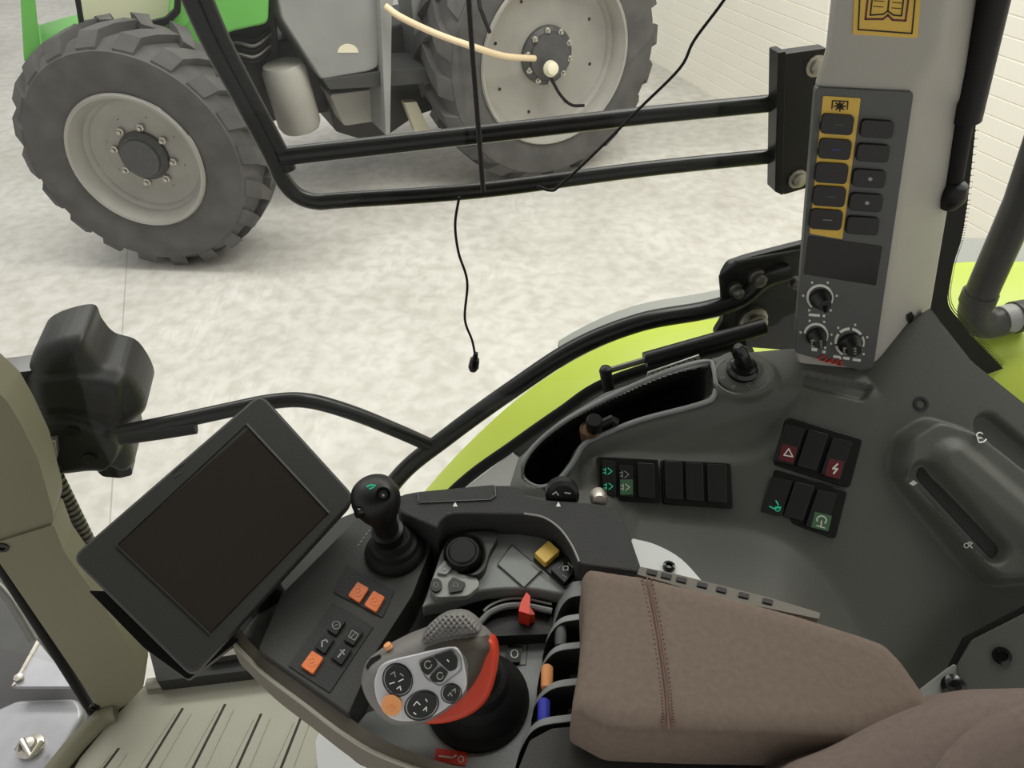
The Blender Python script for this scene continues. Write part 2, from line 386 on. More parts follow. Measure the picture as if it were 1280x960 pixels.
# ================================================================== PARKED TRACTOR
VO = V((-2.35, 4.4, 0)); E1 = V((.887, .461, 0)).normalized(); E2 = V((-E1.y, E1.x, 0))
tr = thing('parked_tractor', 'green and grey tractor parked on the concrete beyond the side window', 'tractor', VO + E1 * 1.4 + E2 * .8)
def wheel(name, c, ax, R, Wd, rr, nut, hubr, label, hubdeep, seam):
    """ax points away from the camera; c is the centre of the near sidewall"""
    c = V(c); ax = V(ax).normalized()
    t = MB(); side = R - rr
    pf = [(rr, .02), (rr + .02, -.012), (rr + side * .35, -.035), (rr + side * .7, -.03), (R - .09, .0), (R - .055, .05), (R - .05, Wd * .5), (R - .055, Wd - .05), (R - .09, Wd), (rr + side * .5, Wd + .03), (rr, Wd - .02)]
    t.lathe(c, ax, pf, 'tyre', 64, close=True)
    a = V((1, 0, 0)); a = (a - ax * a.dot(ax)).normalized(); k_ = ax.cross(a)
    nl = 20
    for s_ in (0, 1):
        for i in range(nl):
            q0 = 2 * math.pi * (i + .5 * s_) / nl; vs = []
            for j, (hh, dq, ri, ro, wq) in enumerate(((-.02, -.10, R - .13, R - .085, .085), (.035, -.06, R - .08, R - .012, .075), (Wd * .28, .02, R - .06, R, .06), (Wd * .56, .13, R - .06, R, .05))):
                h_ = hh if s_ == 0 else Wd - hh
                for rad in (ri, ro):
                    for sg in (-1, 1):
                        q = q0 + dq + sg * wq; vs.append(c + ax * h_ + (a * math.cos(q) + k_ * math.sin(q)) * rad)
            fs = []
            for j in range(3):
                b0, b1 = j * 4, j * 4 + 4
                fs += [[b0, b0 + 1, b1 + 1, b1], [b0 + 2, b1 + 2, b1 + 3, b0 + 3], [b0, b1, b1 + 2, b0 + 2], [b0 + 1, b0 + 3, b1 + 3, b1 + 1]]
            fs += [[0, 2, 3, 1], [12, 13, 15, 14]]
            t.add(vs, fs, 'tyre', False)
    w = t.build(name, tr, sharp=30)
    if label: w['label'] = label
    r = MB(); d = hubdeep
    r.lathe(c, ax, [(rr + .022, -.02), (rr + .012, -.035), (rr - .005, -.03), (rr - .015, 0), (rr - .035, .03), (rr - .04, d * .6), (rr - .06, d * .72), (rr - .065, d * .85), (rr - .10, d * .92), (rr - .13, d), (hubr + .1, d), (hubr + .03, d - .02), (.001, d - .02)], 'rim_grey', 64, cap=False)
    for i in range(8):
        q = 2 * math.pi * i / 8 + .3; p = c + (a * math.cos(q) + k_ * math.sin(q)) * (rr - .17) + ax * (d - .002); r.lathe(p, -ax, [(.012, 0), (.012, .003), (0.001, .003)], 'gloss_black', 10)
    rim = r.build('rim', w, sharp=40)
    h = MB(); h.lathe(c + ax * (d - .02), -ax, [(hubr, 0), (hubr, .03), (hubr * .86, .055), (hubr * .8, .055), (hubr * .76, .075), (.001, .08)], 'hub_dark', 40)
    hb = h.build('hub', w, sharp=30)
    for i in range(nut):
        q = 2 * math.pi * i / nut + .2; p = c + (a * math.cos(q) + k_ * math.sin(q)) * (hubr * (1.18 if name == 'front_wheel' else .88)) + ax * (d - .02)
        o_ = MB(); o_.lathe(p, -ax, [(.024, 0), (.024, .025 if name == 'front_wheel' else .06), (.014, .03 if name == 'front_wheel' else .065), (.013, .045 if name == 'front_wheel' else .08), (.001, .045 if name == 'front_wheel' else .08)], 'steel', 6); o_.build('wheel_nut', w)
    return w
wheel('front_wheel', (-2.27, 4.3, .75), (.06, 1, 0), .75, .44, .395, 8, .15, 'smaller front wheel with pale grey rim', .13, 0)
rc = VO + E1 * 2.98 + V((0, 0, .92)) - E2 * .06
wheel('rear_wheel', rc, E2, .95, .5, .60, 10, .21, 'large rear wheel with a tan hose leading to its hub', .17, 0)
BP = Pl(VO + E2 * .18, -E2, E1)      # near side of the body
BQ = Pl(VO + E2 * .45, -E2, E1)
def bpart(name, px, pl, h1, h0, mt, bev=.01, r=0, label=None):
    x = MB(); x.prism(px, pl, h1, h0, mt, r=r); o = x.build(name, tr, bevel=bev)
    if label: o['label'] = label
    return o
bpart('cab_frame', [(22, -60), (38, -60), (50, 58), (95, 45), (112, 42), (108, 66), (30, 78)], BP, .0, -.5, 'machine_green', .015, 4)
bpart('cab_sill', [(92, 44), (120, 50), (215, 24), (224, -60), (238, -60), (236, 30), (212, 48), (118, 70), (100, 66)], BP, .02, -.10, 'machine_green', .012, 4)
bpart('door_seal', [(84, -60), (92, -60), (106, 32), (122, 44), (208, 22), (218, 12), (222, -60), (228, -60), (226, 16), (212, 30), (122, 52), (100, 38)], BP, .04, -.0, 'rubber', .004, 3)
bpart('cab_interior_panel', [(84, -60), (228, -60), (222, 40), (110, 60)], BP, -.55, -.6, 'cream', .01)
bpart('bonnet', [(238, -80), (340, -80), (336, 30), (290, 40), (240, 70), (225, 60)], BP, -.0, -.6, 'machine_green', .03, 8)
bpart('engine_block', [(236, 30), (345, 10), (352, 92), (330, 118), (262, 110)], BQ, -.05, -.5, 'machine_dark', .02, 6)
x = MB()
for q in range(5):
    y0 = 46 + q * 7; x.tube(cr([BQ.at(272, y0 + 14, .02), BQ.at(292, y0, .05), BQ.at(318, y0 + 4, .06), BQ.at(338, y0 - 10, .02)], 5), .014, 'steel_dark' if q % 2 else 'rubber', 8)
x.build('engine_hoses', tr)
x = MB(); x.lathe(BQ.at(352, 78, .1), BQ.at(378, 166, .1) - BQ.at(352, 78, .1), [(.001, 0), (.13, .01), (.15, .05), (.15, .42), (.13, .46), (.001, .47)], 'rim_grey', 28); o = x.build('air_tank', tr, bevel=0); o['label'] = 'pale grey cylindrical air tank'
bpart('fuel_tank', [(330, -90), (478, -90), (474, 84), (462, 90), (402, 101), (352, 24)], BP, .0, -.7, 'machine_grey', .03, 6)
x = MB(); x.prism(ell(435, 66, 13, 11, 0, 20, 180, 360), BP, .004, -.02, 'cream'); o = x.build('lamp', tr); o['label'] = 'half-round cream marker on the tank'
bpart('steps', [(470, -90), (500, -90), (490, 20), (488, 168), (482, 170), (476, 20)], BP, .08, -.25, 'machine_grey', .006, 2)
bpart('step_tread', [(404, 100), (486, 88), (600, 80), (600, 98), (486, 108), (412, 112)], BP, .02, -.4, 'machine_dark', .008, 2)
bpart('rear_mudguard', [(500, -100), (640, -100), (640, -10), (608, 20), (594, 78), (522, 82), (516, 20)], BQ, -.0, -.3, 'machine_grey', .02, 10)
bpart('underbody', [(404, 110), (600, 96), (600, 120), (520, 145), (470, 180), (420, 165)], BQ, -.15, -1.1, 'machine_dark', .02, 4)
bpart('toolbox', [(412, 118), (478, 110), (482, 150), (430, 158)], BQ, .05, -.3, 'rim_grey', .02, 5)
bpart('bracket', [(505, 128), (521, 127), (537, 163), (519, 165)], BQ, .05, -.02, 'cream', .004)
x = MB(); hq = Pl(rc - E2 * .06, -E2, E1)
x.tube(cr([BP.at(482, 8, .12), BP.at(502, 22, .2), BP.at(545, 42, .26), hq.at(590, 58, .10), hq.at(630, 70, .02), hq.at(668, 73, -.1)], 8), .022, 'hose_tan', 12); o = x.build('hose', tr); o['label'] = 'tan hose running to the rear wheel hub'
x = MB(); x.lathe(hq.at(686, 86, -.08), V(E2) * -1 + V((0, 0, .3)), [(.001, 0), (.05, .0), (.06, .03), (.045, .07), (.02, .08), (.001, .08)], 'cream', 14)
x.tube(cr([hq.at(688, 96, -.09), hq.at(700, 118, -.1), hq.at(714, 131, -.1), hq.at(730, 132, -.1)], 5), .012, 'rubber', 8); o = x.build('tyre_valve_line', tr)
x = MB(); x.tube([BP.at(590, -60, .3), hq.at(600, 10, .1), hq.at(612, 40, .0)], .014, 'rubber', 8); x.build('brake_line', tr)
# far side chassis body so that the machine has depth
x = MB(); x.prism3([VO + E1 * .3 + E2 * .7 + V((0, 0, .55)), VO + E1 * 2.9 + E2 * .7 + V((0, 0, .55)), VO + E1 * 2.9 + E2 * .7 + V((0, 0, 1.1)), VO + E1 * .3 + E2 * .7 + V((0, 0, 1.1))], E2 * .6, 'machine_dark'); x.build('chassis', tr, bevel=.02)

# ================================================================== OWN TRACTOR OUTSIDE: mudguard, rails
SD = V((.975, .21, 0)).normalized(); SN = V((SD.y, -SD.x, 0))      # side of the cab, normal towards the driver
def Side(off): return Pl(V((0, .80 + off, CZ)), SN, SD)
OUT = Pl((0, 1.30, CZ), (0, -1, 0))
edge = [OUT.at(x, y) for x, y in ((470, 720), (500, 656), (543, 600), (592, 548), (650, 496), (720, 449), (800, 415), (893, 398), (980, 380), (1080, 352), (1180, 330), (1285, 327), (1420, 330), (1600, 350))]
edge = [V(p) for p in cr(edge, 4)]
mb = MB(); vs = []; rows = [(0, -.06), (0, 0), (-.04, .008), (-.2, -.015), (-.30, -.07), (-.40, -.16)]
n = len(edge)
for dy, dz in rows:
    for p in edge: vs.append(p + V((0, dy, dz)))
for dy, dz in rows: 
    for p in edge: vs.append(p + V((0, dy - (.006 if dy == 0 else 0), dz - .01)))
fs = []; R_ = len(rows)
for j in range(R_ - 1):
    for i in range(n - 1):
        fs.append([j * n + i, j * n + i + 1, (j + 1) * n + i + 1, (j + 1) * n + i]); k = R_ * n; fs.append([k + j * n + i, k + (j + 1) * n + i, k + (j + 1) * n + i + 1, k + j * n + i + 1])
for i in range(n - 1):
    k = R_ * n; fs.append([i, k + i, k + i + 1, i + 1]); j = (R_ - 1) * n; fs.append([j + i, j + i + 1, k + j + i + 1, k + j + i])
mb.add(vs, fs, 'lime'); 
mg = thing('mudguard', 'lime green rear mudguard of this tractor curving past the side window', 'mudguard', edge[20])
mb.build('mudguard_panel', mg, sharp=60)
mb = MB(); vs = []; sub = [p for p in edge if p.x > .1]
n = len(sub)
for dy, dz in ((-.01, -.02), (.04, .0), (.115, -.01), (.12, -.04), (.11, -.03), (.04, -.02), (-.01, -.03)):
    for p in sub: vs.append(p + V((0, dy, dz)))
fs = [[j * n + i, j * n + i + 1, ((j + 1) % 7) * n + i + 1, ((j + 1) % 7) * n + i] for j in range(7) for i in range(n - 1)]
mb.add(vs, fs, 'grey_soft'); o = mb.build('mudguard_extension', mg); o['label'] = 'grey outer extension strip'

# guard rail with two bars and bracket
S1 = Side(.13)
gr = thing('guard_rail', 'black double-tube guard rail crossing the upper side window', 'rail', S1.at(600, 240))
mb = MB(); pts = [(225, -60), (232, -20), (262, 50), (300, 120), (340, 195), (352, 222), (370, 243), (395, 252), (430, 250), (600, 238), (800, 212), (975, 194)]
pts = [S1.at(x, y) for x, y in cr(pts, 6)]; mb.tube(pts, .0105, 'tube_black', 14)
mb.build('lower_bar', gr)
mb = MB(); mb.tube([S1.at(x, y) for x, y in cr([(240, -60), (250, -20), (278, 48), (314, 118), (350, 186), (362, 212)], 6)], .0085, 'tube_black', 12); mb.build('inner_bar', gr)
mb = MB(); mb.tube([S1.at(350, 196), S1.at(600, 168), S1.at(800, 145), S1.at(975, 128)], .0115, 'tube_black', 14); mb.build('upper_bar', gr)
mb = MB(); mb.prism([(976, 68), (1034, 60), (1046, 90), (1020, 232), (980, 244), (972, 240)], S1, .02, -.0, 'satin_black', r=3)
mb.prism([(973, 66), (983, 64), (979, 245), (969, 240)], S1, .026, .0, 'tube_black'); mb.build('mounting_bracket', gr, bevel=.002)
for x, y in ((1019, 82), (996, 223)):
    mb = MB(); mb.lathe(S1.at(x, y, .02), SN, [(.014, 0), (.014, .003), (.010, .004), (.010, .010), (.005, .013), (.001, .013)], 'steel', 12); mb.build('bolt', gr)

# door frame tube with mirror arm
S2 = Side(.09)
hr = thing('handrail', 'curved black handrail tube sweeping over the lime mudguard to a bolted plate', 'handrail', S2.at(495, 600))
mb = MB(); mb.tube([S2.at(x, y) for x, y in cr([(440, 690), (495, 600), (560, 545), (640, 487), (720, 435), (800, 403), (880, 388), (925, 374), (955, 350), (985, 340)], 8)], .0145, 'tube_black', 16); mb.build('tube', hr)
mb = MB(); mb.prism([(903, 345), (912, 330), (935, 322), (1010, 303), (1010, 440), (905, 432), (893, 418), (904, 400)], S2, -.008, -.02, 'satin_black', r=5)
mb.tube([S2.at(x, y, -.006) for x, y in ((906, 390), (902, 345), (920, 329), (1005, 313))], .005, 'rubber', 8)
mb.build('mounting_plate', hr, bevel=.002)
for x, y, r in ((920, 363, .009), (947, 348, .011), (942, 402, .019), (992, 352, .008)):
    mb = MB(); mb.lathe(S2.at(x, y, .0), SN, [(r * 1.3, -.012), (r * 1.3, 0), (r, .002), (r, .012), (r * .5, .016), (.001, .016)], 'steel_dark' if r < .015 else 'steel', 12); mb.build('bolt', hr)
ma = hr
mb = MB(); mb.tube([S2.at(x, y) for x, y in cr([(545, 560), (500, 540), (440, 516), (385, 501), (340, 502), (280, 514), (215, 528), (150, 541)], 8)], .0115, 'tube_black', 14); o = mb.build('mirror_arm', ma); o['label'] = 'mirror arm tube reaching left behind the screen'
mb = MB(); mb.tube([S2.at(x, y, .01) for x, y in ((150, 548), (200, 541), (245, 534))], .010, 'rubber', 10); mb.build('arm_sleeve', ma)
mh = thing('mirror_housing', 'black rounded mirror housing and pivot at the end of the arm, left of the screen', 'mirror', S2.at(100, 590))
MP = Side(.10)
hf('shell', MP, cr([(30, 470), (45, 446), (95, 432), (108, 450), (125, 468), (158, 480), (180, 520), (160, 548), (165, 590), (150, 598), (120, 590), (68, 592), (45, 560), (32, 520)], 5, True), .0022,
   [('step', [(28, 474), (95, 468), (150, 480), (150, 520), (120, 515), (80, 506), (28, 508)], .008, .008), ('step', cr([(35, 530), (80, 520), (130, 535), (150, 560), (120, 590), (70, 590), (45, 560)], 5, True), .015, .006)], 'satin_black', mh, drop=.07, round_w=.03, round_h=.03)
mb = MB(); mb.prism([(70, 445), (92, 432), (104, 436), (116, 456), (112, 470), (70, 462)], MP, -.03, -.06, 'machine_dark', r=5); mb.build('shell_cap', mh, bevel=.006)
mb = MB(); mb.prism([(120, 588), (158, 562), (166, 594), (150, 598), (128, 596)], MP, -.02, -.05, 'satin_black', r=4); mb.build('shell_foot', mh, bevel=.004)
mb = MB(); mb.prism([(-40, 474), (40, 464), (50, 500), (50, 530), (-40, 520)], MP, -.01, -.05, 'gloss_black', r=3); mb.build('mirror_plate', mh, bevel=.004)
for x, y in ((91, 540), (112, 573)):
    mb = MB(); mb.lathe(MP.at(x, y, .018), SN, [(.010, -.004), (.010, .003), (.005, .003), (.005, .001), (.001, .001)], 'gloss_black', 14); mb.build('screw_cap', mh)
mb = MB(); mb.prism([(40, 566), (62, 560), (70, 578), (50, 584)], MP, .03, .01, 'grey_soft', r=2); mb.prism([(60, 553), (70, 551), (72, 570), (66, 572)], MP, .032, .02, 'steel'); mb.build('hinge_clip', mh, bevel=.0015)

# gas strut of the side window
S3 = Side(.03)
gs = thing('gas_strut', 'black gas strut lying above the storage tray, with a white sticker', 'gas strut', S3.at(765, 480))
a, b_ = S3.at(806, 450, .01), S3.at(955, 408, .01)
mb = MB(); mb.tube([a, b_], .012, 'satin_black', 16); mb.build('cylinder', gs, sharp=30)
mb = MB(); mb.tube([S3.at(758, 464, .01), a], .0045, 'steel_dark', 10); mb.build('rod', gs)
mb = MB(); mb.lathe(S3.at(757, 464, .01), (0, 0, 1), [(.001, -.009), (.008, -.006), (.010, 0), (.008, .006), (.001, .009)], 'satin_black', 16); mb.tube([S3.at(757, 466, .01), S3.at(762, 492, .0)], .009, 'rubber', 10); mb.build('ball_joint', gs)
mb = MB(); mb.prism([(810, 466), (874, 444), (876, 451), (808, 475)], S3, .004, .0015, 'white_mark')
for i in range(9):
    x = 815 + i * 6.5; y = 468 - i * 2.35; mb.line([(x, y - 1.5), (x + 3, y + 1 - (i % 2) * 2.5)], S3, .0012, .0046, 'groove')
o = mb.build('sticker', gs); o['label'] = 'white printed sticker'

# glass
def glass(name, px, off, seal_w, seal_px=None, segs=None):
    pl = Side(off); x = MB(); x.prism(px, pl, 0, -.005, 'glass_pane'); w = struct(x.build(name)); return w, pl
gw, gp = glass('window_1', [(-160, -320), (1060, -320), (1000, 440), (880, 440), (700, 520), (560, 620), (300, 900), (-160, 760)], .05, 0)
x = MB(); x.tube([gp.at(px_, py_, .0) for px_, py_ in cr([(480, 700), (575, 606), (640, 558), (700, 516), (760, 478), (880, 440), (930, 430)], 6)], .009, 'rubber', 10); o = x.build('window_seal', gw); struct(o)
sp_ = cr([(455, 720), (560, 622), (640, 562), (700, 520), (760, 482), (880, 443), (940, 432)], 6)
x = MB(); x.prism(sp_ + [(960, 480), (900, 540), (700, 640), (600, 720), (480, 760)], gp, -.008, -.022, 'machine_dark'); o = x.build('trim_2', bevel=.002); struct(o)
x = MB(); x.prism([(572, 618), (640, 566), (652, 574), (650, 640), (575, 650)], gp, -.002, -.007, 'pale_grey', r=3); o = x.build('sill_plate', gw, bevel=.001); struct(o)
gw2, gp2 = glass('window_2', [(1226, -320), (1900, -320), (1900, 900), (1290, 510), (1200, 440), (1172, 384)], .05, 0)
x = MB(); band = cr([(1205, -60), (1180, 250), (1164, 330), (1160, 384), (1178, 412), (1215, 452), (1280, 508), (1420, 620)], 5)
inner = cr([(1236, -60), (1206, 250), (1188, 330), (1182, 376), (1198, 402), (1234, 440), (1296, 500), (1430, 600)], 5)
q1 = [gp2.at(*p, h=.003) for p in band]; q2 = [gp2.at(*p, h=.003) for p in inner]; n = len(q1); vs = q1 + q2 + [p - SN * -.006 for p in q1] + [p - SN * -.006 for p in q2]
x.add(vs, [[i, i + 1, n + i + 1, n + i] for i in range(n - 1)] + [[2 * n + i, 3 * n + i, 3 * n + i + 1, 2 * n + i + 1] for i in range(n - 1)] + [[i, 2 * n + i, 2 * n + i + 1, i + 1] for i in range(n - 1)] + [[n + i, n + i + 1, 3 * n + i + 1, 3 * n + i] for i in range(n - 1)], 'rubber', False)
# printed dots along the seal
for i in range(n - 1):
    for sub_ in range(6):
        t = sub_ / 6; c0 = q2[i].lerp(q2[i + 1], t); dr = (q2[i] - q1[i]).normalized()
        for k in range(3):
            r_ = .0014 - k * .00035; cc = c0 + dr * (.0018 + k * .0034); x.prism3([cc + gp2.u * r_, cc + gp2.v * r_, cc - gp2.u * r_, cc - gp2.v * r_], SN * .001, 'rubber')
o = x.build('window_seal', gw2); struct(o)

# outside pipe by the quarter window
S4 = Side(.10)
ep = thing('bent_pipe', 'thick black pipe with a grey elbow behind the right quarter window', 'pipe', S4.at(1235, 410))
mb = MB(); mb.tube([S4.at(1330, 100), S4.at(1278, 250), S4.at(1224, 372)], .026, 'tube_black', 20); mb.build('pipe', ep)
mb = MB(); mb.tube([S4.at(1226, 366), S4.at(1221, 378)], .029, 'satin_black', 20); mb.tube([S4.at(*p) for p in cr([(1222, 374), (1218, 392), (1228, 404), (1244, 404), (1262, 398)], 5)], .026, 'satin_black', 20); mb.build('elbow', ep)
mb = MB(); mb.tube([S4.at(1250, 401), S4.at(1268, 397)], .0265, 'machine_grey', 20); mb.tube([S4.at(1266, 397), S4.at(1282, 394)], .029, 'satin_black', 20); o = mb.build('end_collar', ep)

# cables in front of the glass
SC = Side(-.0)
cb = thing('hanging_cable', 'thin black cable hanging against the side window with a plug at its end', 'cable', SC.at(592, 460))
mb = MB(); mb.tube([SC.at(x, y) for x, y in cr([(574, 246), (569, 280), (573, 315), (584, 352), (581, 398), (590, 425), (594, 444)], 6)], .0016, 'rubber', 8); mb.build('cord', cb)
mb = MB(); e0, e1 = SC.at(595, 441), SC.at(591, 463); mb.tube([e0, e0.lerp(e1, .3), e0.lerp(e1, .35), e0.lerp(e1, .8), e1], [.003, .004, .0065, .0075, .005], 'gloss_black', 12); mb.build('plug', cb)
mb = MB(); mb.tube([SC.at(x, y) for x, y in ((582, -60), (590, 60), (598, 160), (604, 240))], .0028, 'satin_black', 8); tag(mb.build('cable_strap'), 'straight black cable strap crossing both bars of the guard rail', 'cable')
mb = MB(); mb.tube([SC.at(x, y) for x, y in cr([(935, -50), (905, 0), (868, 50), (850, 85), (800, 135), (745, 190), (700, 232), (688, 238), (672, 233)], 6)], .0017, 'rubber', 8); tag(mb.build('antenna_cable'), 'thin black cable sloping down from the top right across the guard rail', 'cable')

# ================================================================== PILLAR WITH CONTROL PANEL
def Y(x, y, yy): r = ray(x, y); return CAM + r * (yy / r.y)
Lc = [(1047, -90), (1037, 0), (1030, 66), (1017, 106), (992, 442), (998, 472)]
Mc = [(1196, -90), (1183, 0), (1172, 66), (1144, 112), (1092, 466), (1088, 484)]
Rc = [(1246, -90), (1228, 0), (1215, 95), (1209, 135), (1166, 384), (1106, 480)]
Bc = [.93] * 6
A_ = [Y(*p, .80) for p in Lc]; B_ = [Y(*p, .80) for p in Mc]; C_ = [Y(*p, .885) for p in Rc]
for i, e in ((2, .012), (1, .012), (0, .012)): A_[i] = Y(*Lc[i], .80 - e); B_[i] = Y(*Mc[i], .80 - e)
C_[5] = Y(*Rc[5], .83)
D_ = [V((a.x * .93 / .80 + .012, .93, a.z)) for a in A_]; E_ = [V((c.x - .01, .95, c.z)) for c in C_]
vs = []; K = 9
def rowpts(i):
    a, b_, c, d, e = A_[i], B_[i], C_[i], D_[i], E_[i]
    r = []
    for s0, s1, s2 in ((d, a, b_), (a, b_, c), (b_, c, e)):
        for k in range(4):
            t = k / 3; kk = .10; p0 = s1.lerp(s0, kk); p2 = s1.lerp(s2, kk * 1.2); r.append(p0 * (1 - t) ** 2 + s1 * 2 * t * (1 - t) + p2 * t * t)
    return [d] + r + [e]
lv = [rowpts(i) for i in range(6)]; m_ = len(lv[0]); rows = []
for j in range(m_): rows.append([V(q) for q in ([lv[i][j] for i in range(6)])])
mb = MB(); vs = [rows[j][i] for i in range(6) for j in range(m_)]
fs = [[i * m_ + j, i * m_ + (j + 1) % m_, (i + 1) * m_ + (j + 1) % m_, (i + 1) * m_ + j] for i in range(5) for j in range(m_)] + [list(range(m_)), list(range(5 * m_, 6 * m_))[::-1]]
mb.add(vs, fs, 'pillar_grey'); pil = thing('pillar_cover', 'light grey pillar cover rising at the right, carrying the button panel', 'pillar cover', A_[5])
pc = mb.build('cover', pil, sharp=32)
PF = Pl3(A_[3], B_[3], A_[4]) if True else None
PF = Pl(A_[4].lerp(B_[4], .5), PF.n)
PU = Pl3(A_[1], B_[1], A_[2])
# clip hole on the side face
PSd = Pl3(B_[4], C_[4], B_[3])
mb = MB(); mb.prism([(1134, 394), (1140, 390), (1143, 396), (1139, 404), (1135, 402)], PSd, .002, -.004, 'gloss_black'); mb.build('clip', pil)
# warning sticker
st = MB(); st.prism([(1071, -55), (1155, -48), (1147, 48), (1066, 43)], PU, .0016, .0, 'yellow', r=3)
for w_, px in ((.0013, [(1077, -48), (1148, -42), (1140, 42), (1073, 37)]), (.0018, [(1086, -12), (1082, 24), (1104, 24), (1110, 19), (1116, 25), (1132, 26), (1137, -10)]), (.0013, [(1092, -14), (1088, 19), (1104, 18), (1110, 14), (1117, 19), (1127, 20), (1131, -12)])):
    st.line(px, PU, w_, .0022, 'dark_red' if w_ == .0018 else 'groove', closed=(px[0][0] == 1077))
st.line([(1113, -16), (1110, 14)], PU, .0013, .0022, 'groove')
for k in range(3): st.line([(1094 - k, -6 + k * 7), (1106 - k, -5 + k * 7)], PU, .0006, .0022, 'groove'); st.line([(1117 - k, -4 + k * 7), (1128 - k, -3 + k * 7)], PU, .0006, .0022, 'groove')
tag(st.build('warning_sticker'), 'yellow warning sticker with an open book symbol, high on the pillar', 'sticker')
# panel
cp = thing('control_panel', 'dark grey control panel on the pillar with yellow button strip and three knobs', 'control panel', PF.at(1040, 455))
mb = MB(); mb.prism([(1020, 109), (1143, 115), (1091, 468), (993, 441)], PF, .004, -.006, 'panel_grey', r=6); mb.build('face', cp, bevel=.0012)
ys = MB(); ys.prism([(1029, 120), (1076, 123), (1053, 299), (1012, 292)], PF, .0052, .003, 'yellow', r=2)
ys.line([(1040, 136), (1041, 126), (1060, 127), (1059, 137)], PF, .0012, .0058, 'groove')
for k in range(8):
    q = k * math.pi / 4; ys.line([(1050, 133), (1050 + 7 * math.cos(q), 133 + 6 * math.sin(q))], PF, .0014, .0058, 'groove')
ys.prism(ell(1050, 133, 4.5, 4), PF, .0058, .005, 'groove')
o = ys.build('button_strip', cp); o['label'] = 'yellow button strip'
for i, (x, y) in enumerate([(1048, 156), (1045, 187), (1041, 217), (1038, 246), (1034, 275), (1098, 162), (1093, 192), (1088, 224), (1084, 254), (1080, 283)]):
    k = MB(); w, h = (40, 25) if i < 5 else (41, 22); k.prism(rect(x, y, w, h, 4, -2), PF, .0088, .003, 'key_dark', r=6)
    if i in (0, 1, 2, 3, 4): k.line([(x - 5, y), (x + 6, y + .5)], PF, .0009, .0092, ['green_glow', 'blue_plastic', 'dark_red', 'green_glow', 'grey_mark'][i])
    elif i in (5, 7, 8): k.prism(ell(x, y, 3, 2.5, n=10), PF, .0092, .008, 'grey_mark' if i != 5 else 'panel_black')
    o = k.build('button', cp, bevel=.0012)
mb = MB(); mb.prism([(1011, 295), (1103, 308), (1095, 357), (1005, 343)], PF, .0048, .001, 'gloss_black', r=1.5); mb.build('display', cp)
for (x, y, r, pz, seg0, seg1) in ((1025, 372, 17, 0, 130, 410), (1020, 419, 15.5, 1, 190, 420), (1062, 428, 19, 1, 120, 400)):
    k = MB(); c = PF.at(x, y, .004); sc_ = (PF.at(x + 1, y, .004) - c).length
    k.lathe(c, PF.n, [(r * .78 * sc_, 0), (r * .76 * sc_, .006), (r * .6 * sc_, .009), (r * .5 * sc_, .018), (r * .45 * sc_, .0195), (.0005, .0195)], 'key_dark', 28)
    if pz:
        dd = (PF.at(x - 8, y + 2, .02) - PF.at(x, y, .02)); dd.normalize(); nn = PF.n.cross(dd)
        for off in (-.0045, .0, .0045): a = c + PF.n * .0195 + nn * off; k.tube([a + dd * -.002, a + dd * r * .62 * sc_ - PF.n * .006], .0016, 'grey_mark', 6)
    else: k.tube([c + PF.n * .02, c + PF.n * .017 + (PF.at(x + 2, y + 8, .02) - PF.at(x, y, .02)).normalized() * .010], .003, 'satin_black', 8)
    kb = k.build('knob', cp, sharp=40)
    s = MB(); out = ell(x, y, r, r * .97, 0, 26, seg0, seg1); inn = ell(x, y, r * .83, r * .80, 0, 26, seg0, seg1)
    for i in range(26):
        if r == 19 and i % 5 == 4: continue
        g_ = 1.0 + (.25 if (r == 17 and i < 6) else 0)
        s.prism([out[i], out[i + 1], inn[i + 1], (inn[i][0], inn[i][1])], PF, .0050, .003, 'white_mark')
    for q in range(seg0, seg1 + 1, 56): s.prism(rect(x + (r + 4) * math.cos(math.radians(q)), y + (r + 4) * math.sin(math.radians(q)), 2.4, 2.4), PF, .0048, .003, 'white_mark')
    if r == 17: s.prism(rect(1018, 394, 14, 3, 5), PF, .0048, .003, 'white_mark'); s.prism(rect(1030, 395, 3, 3, 5), PF, .0048, .003, 'white_mark')
    elif r < 17: s.prism(rect(1018, 437, 7, 4, 5), PF, .0048, .003, 'white_mark'); s.prism(rect(1030, 440, 4, 3, 5), PF, .0048, .003, 'white_mark')
    else: 
        for q, w in ((1046, 9), (1058, 8), (1071, 10)): s.prism(rect(q, 448 + (q - 1058) * .16 , w, 3, 8), PF, .0048, .003, 'white_mark')
    s.build('scale', kb)
mb = MB(); cc = PF.at(1038, 451, .0052); mb.text('CLAAS', cc, PF.at(1060, 456) - PF.at(1020, 445), PF.n, .0125, 'red_mark', .0008); o = mb.build('lettering', cp); o['label'] = 'red lettering'
# strut at the pillar's right
rs = thing('window_strut', 'thick black gas strut running down beside the pillar to a ball joint', 'gas strut', P(1192, 245, .98))
mb = MB(); mb.tube([Y(1262, -90, .86), Y(1208, 150, .87)], .0165, 'satin_black', 18); mb.build('cylinder', rs, sharp=30)
mb = MB(); mb.tube([Y(1206, 145, .87), Y(1190, 238, .875)], .011, 'rubber', 14); mb.build('rod', rs)
mb = MB(); mb.lathe(Y(1190, 246, .87), (0, -.3, 1), [(.001, -.018), (.012, -.014), (.017, 0), (.015, .01), (.010, .02), (.001, .022)], 'satin_black', 18); mb.build('ball_joint', rs)

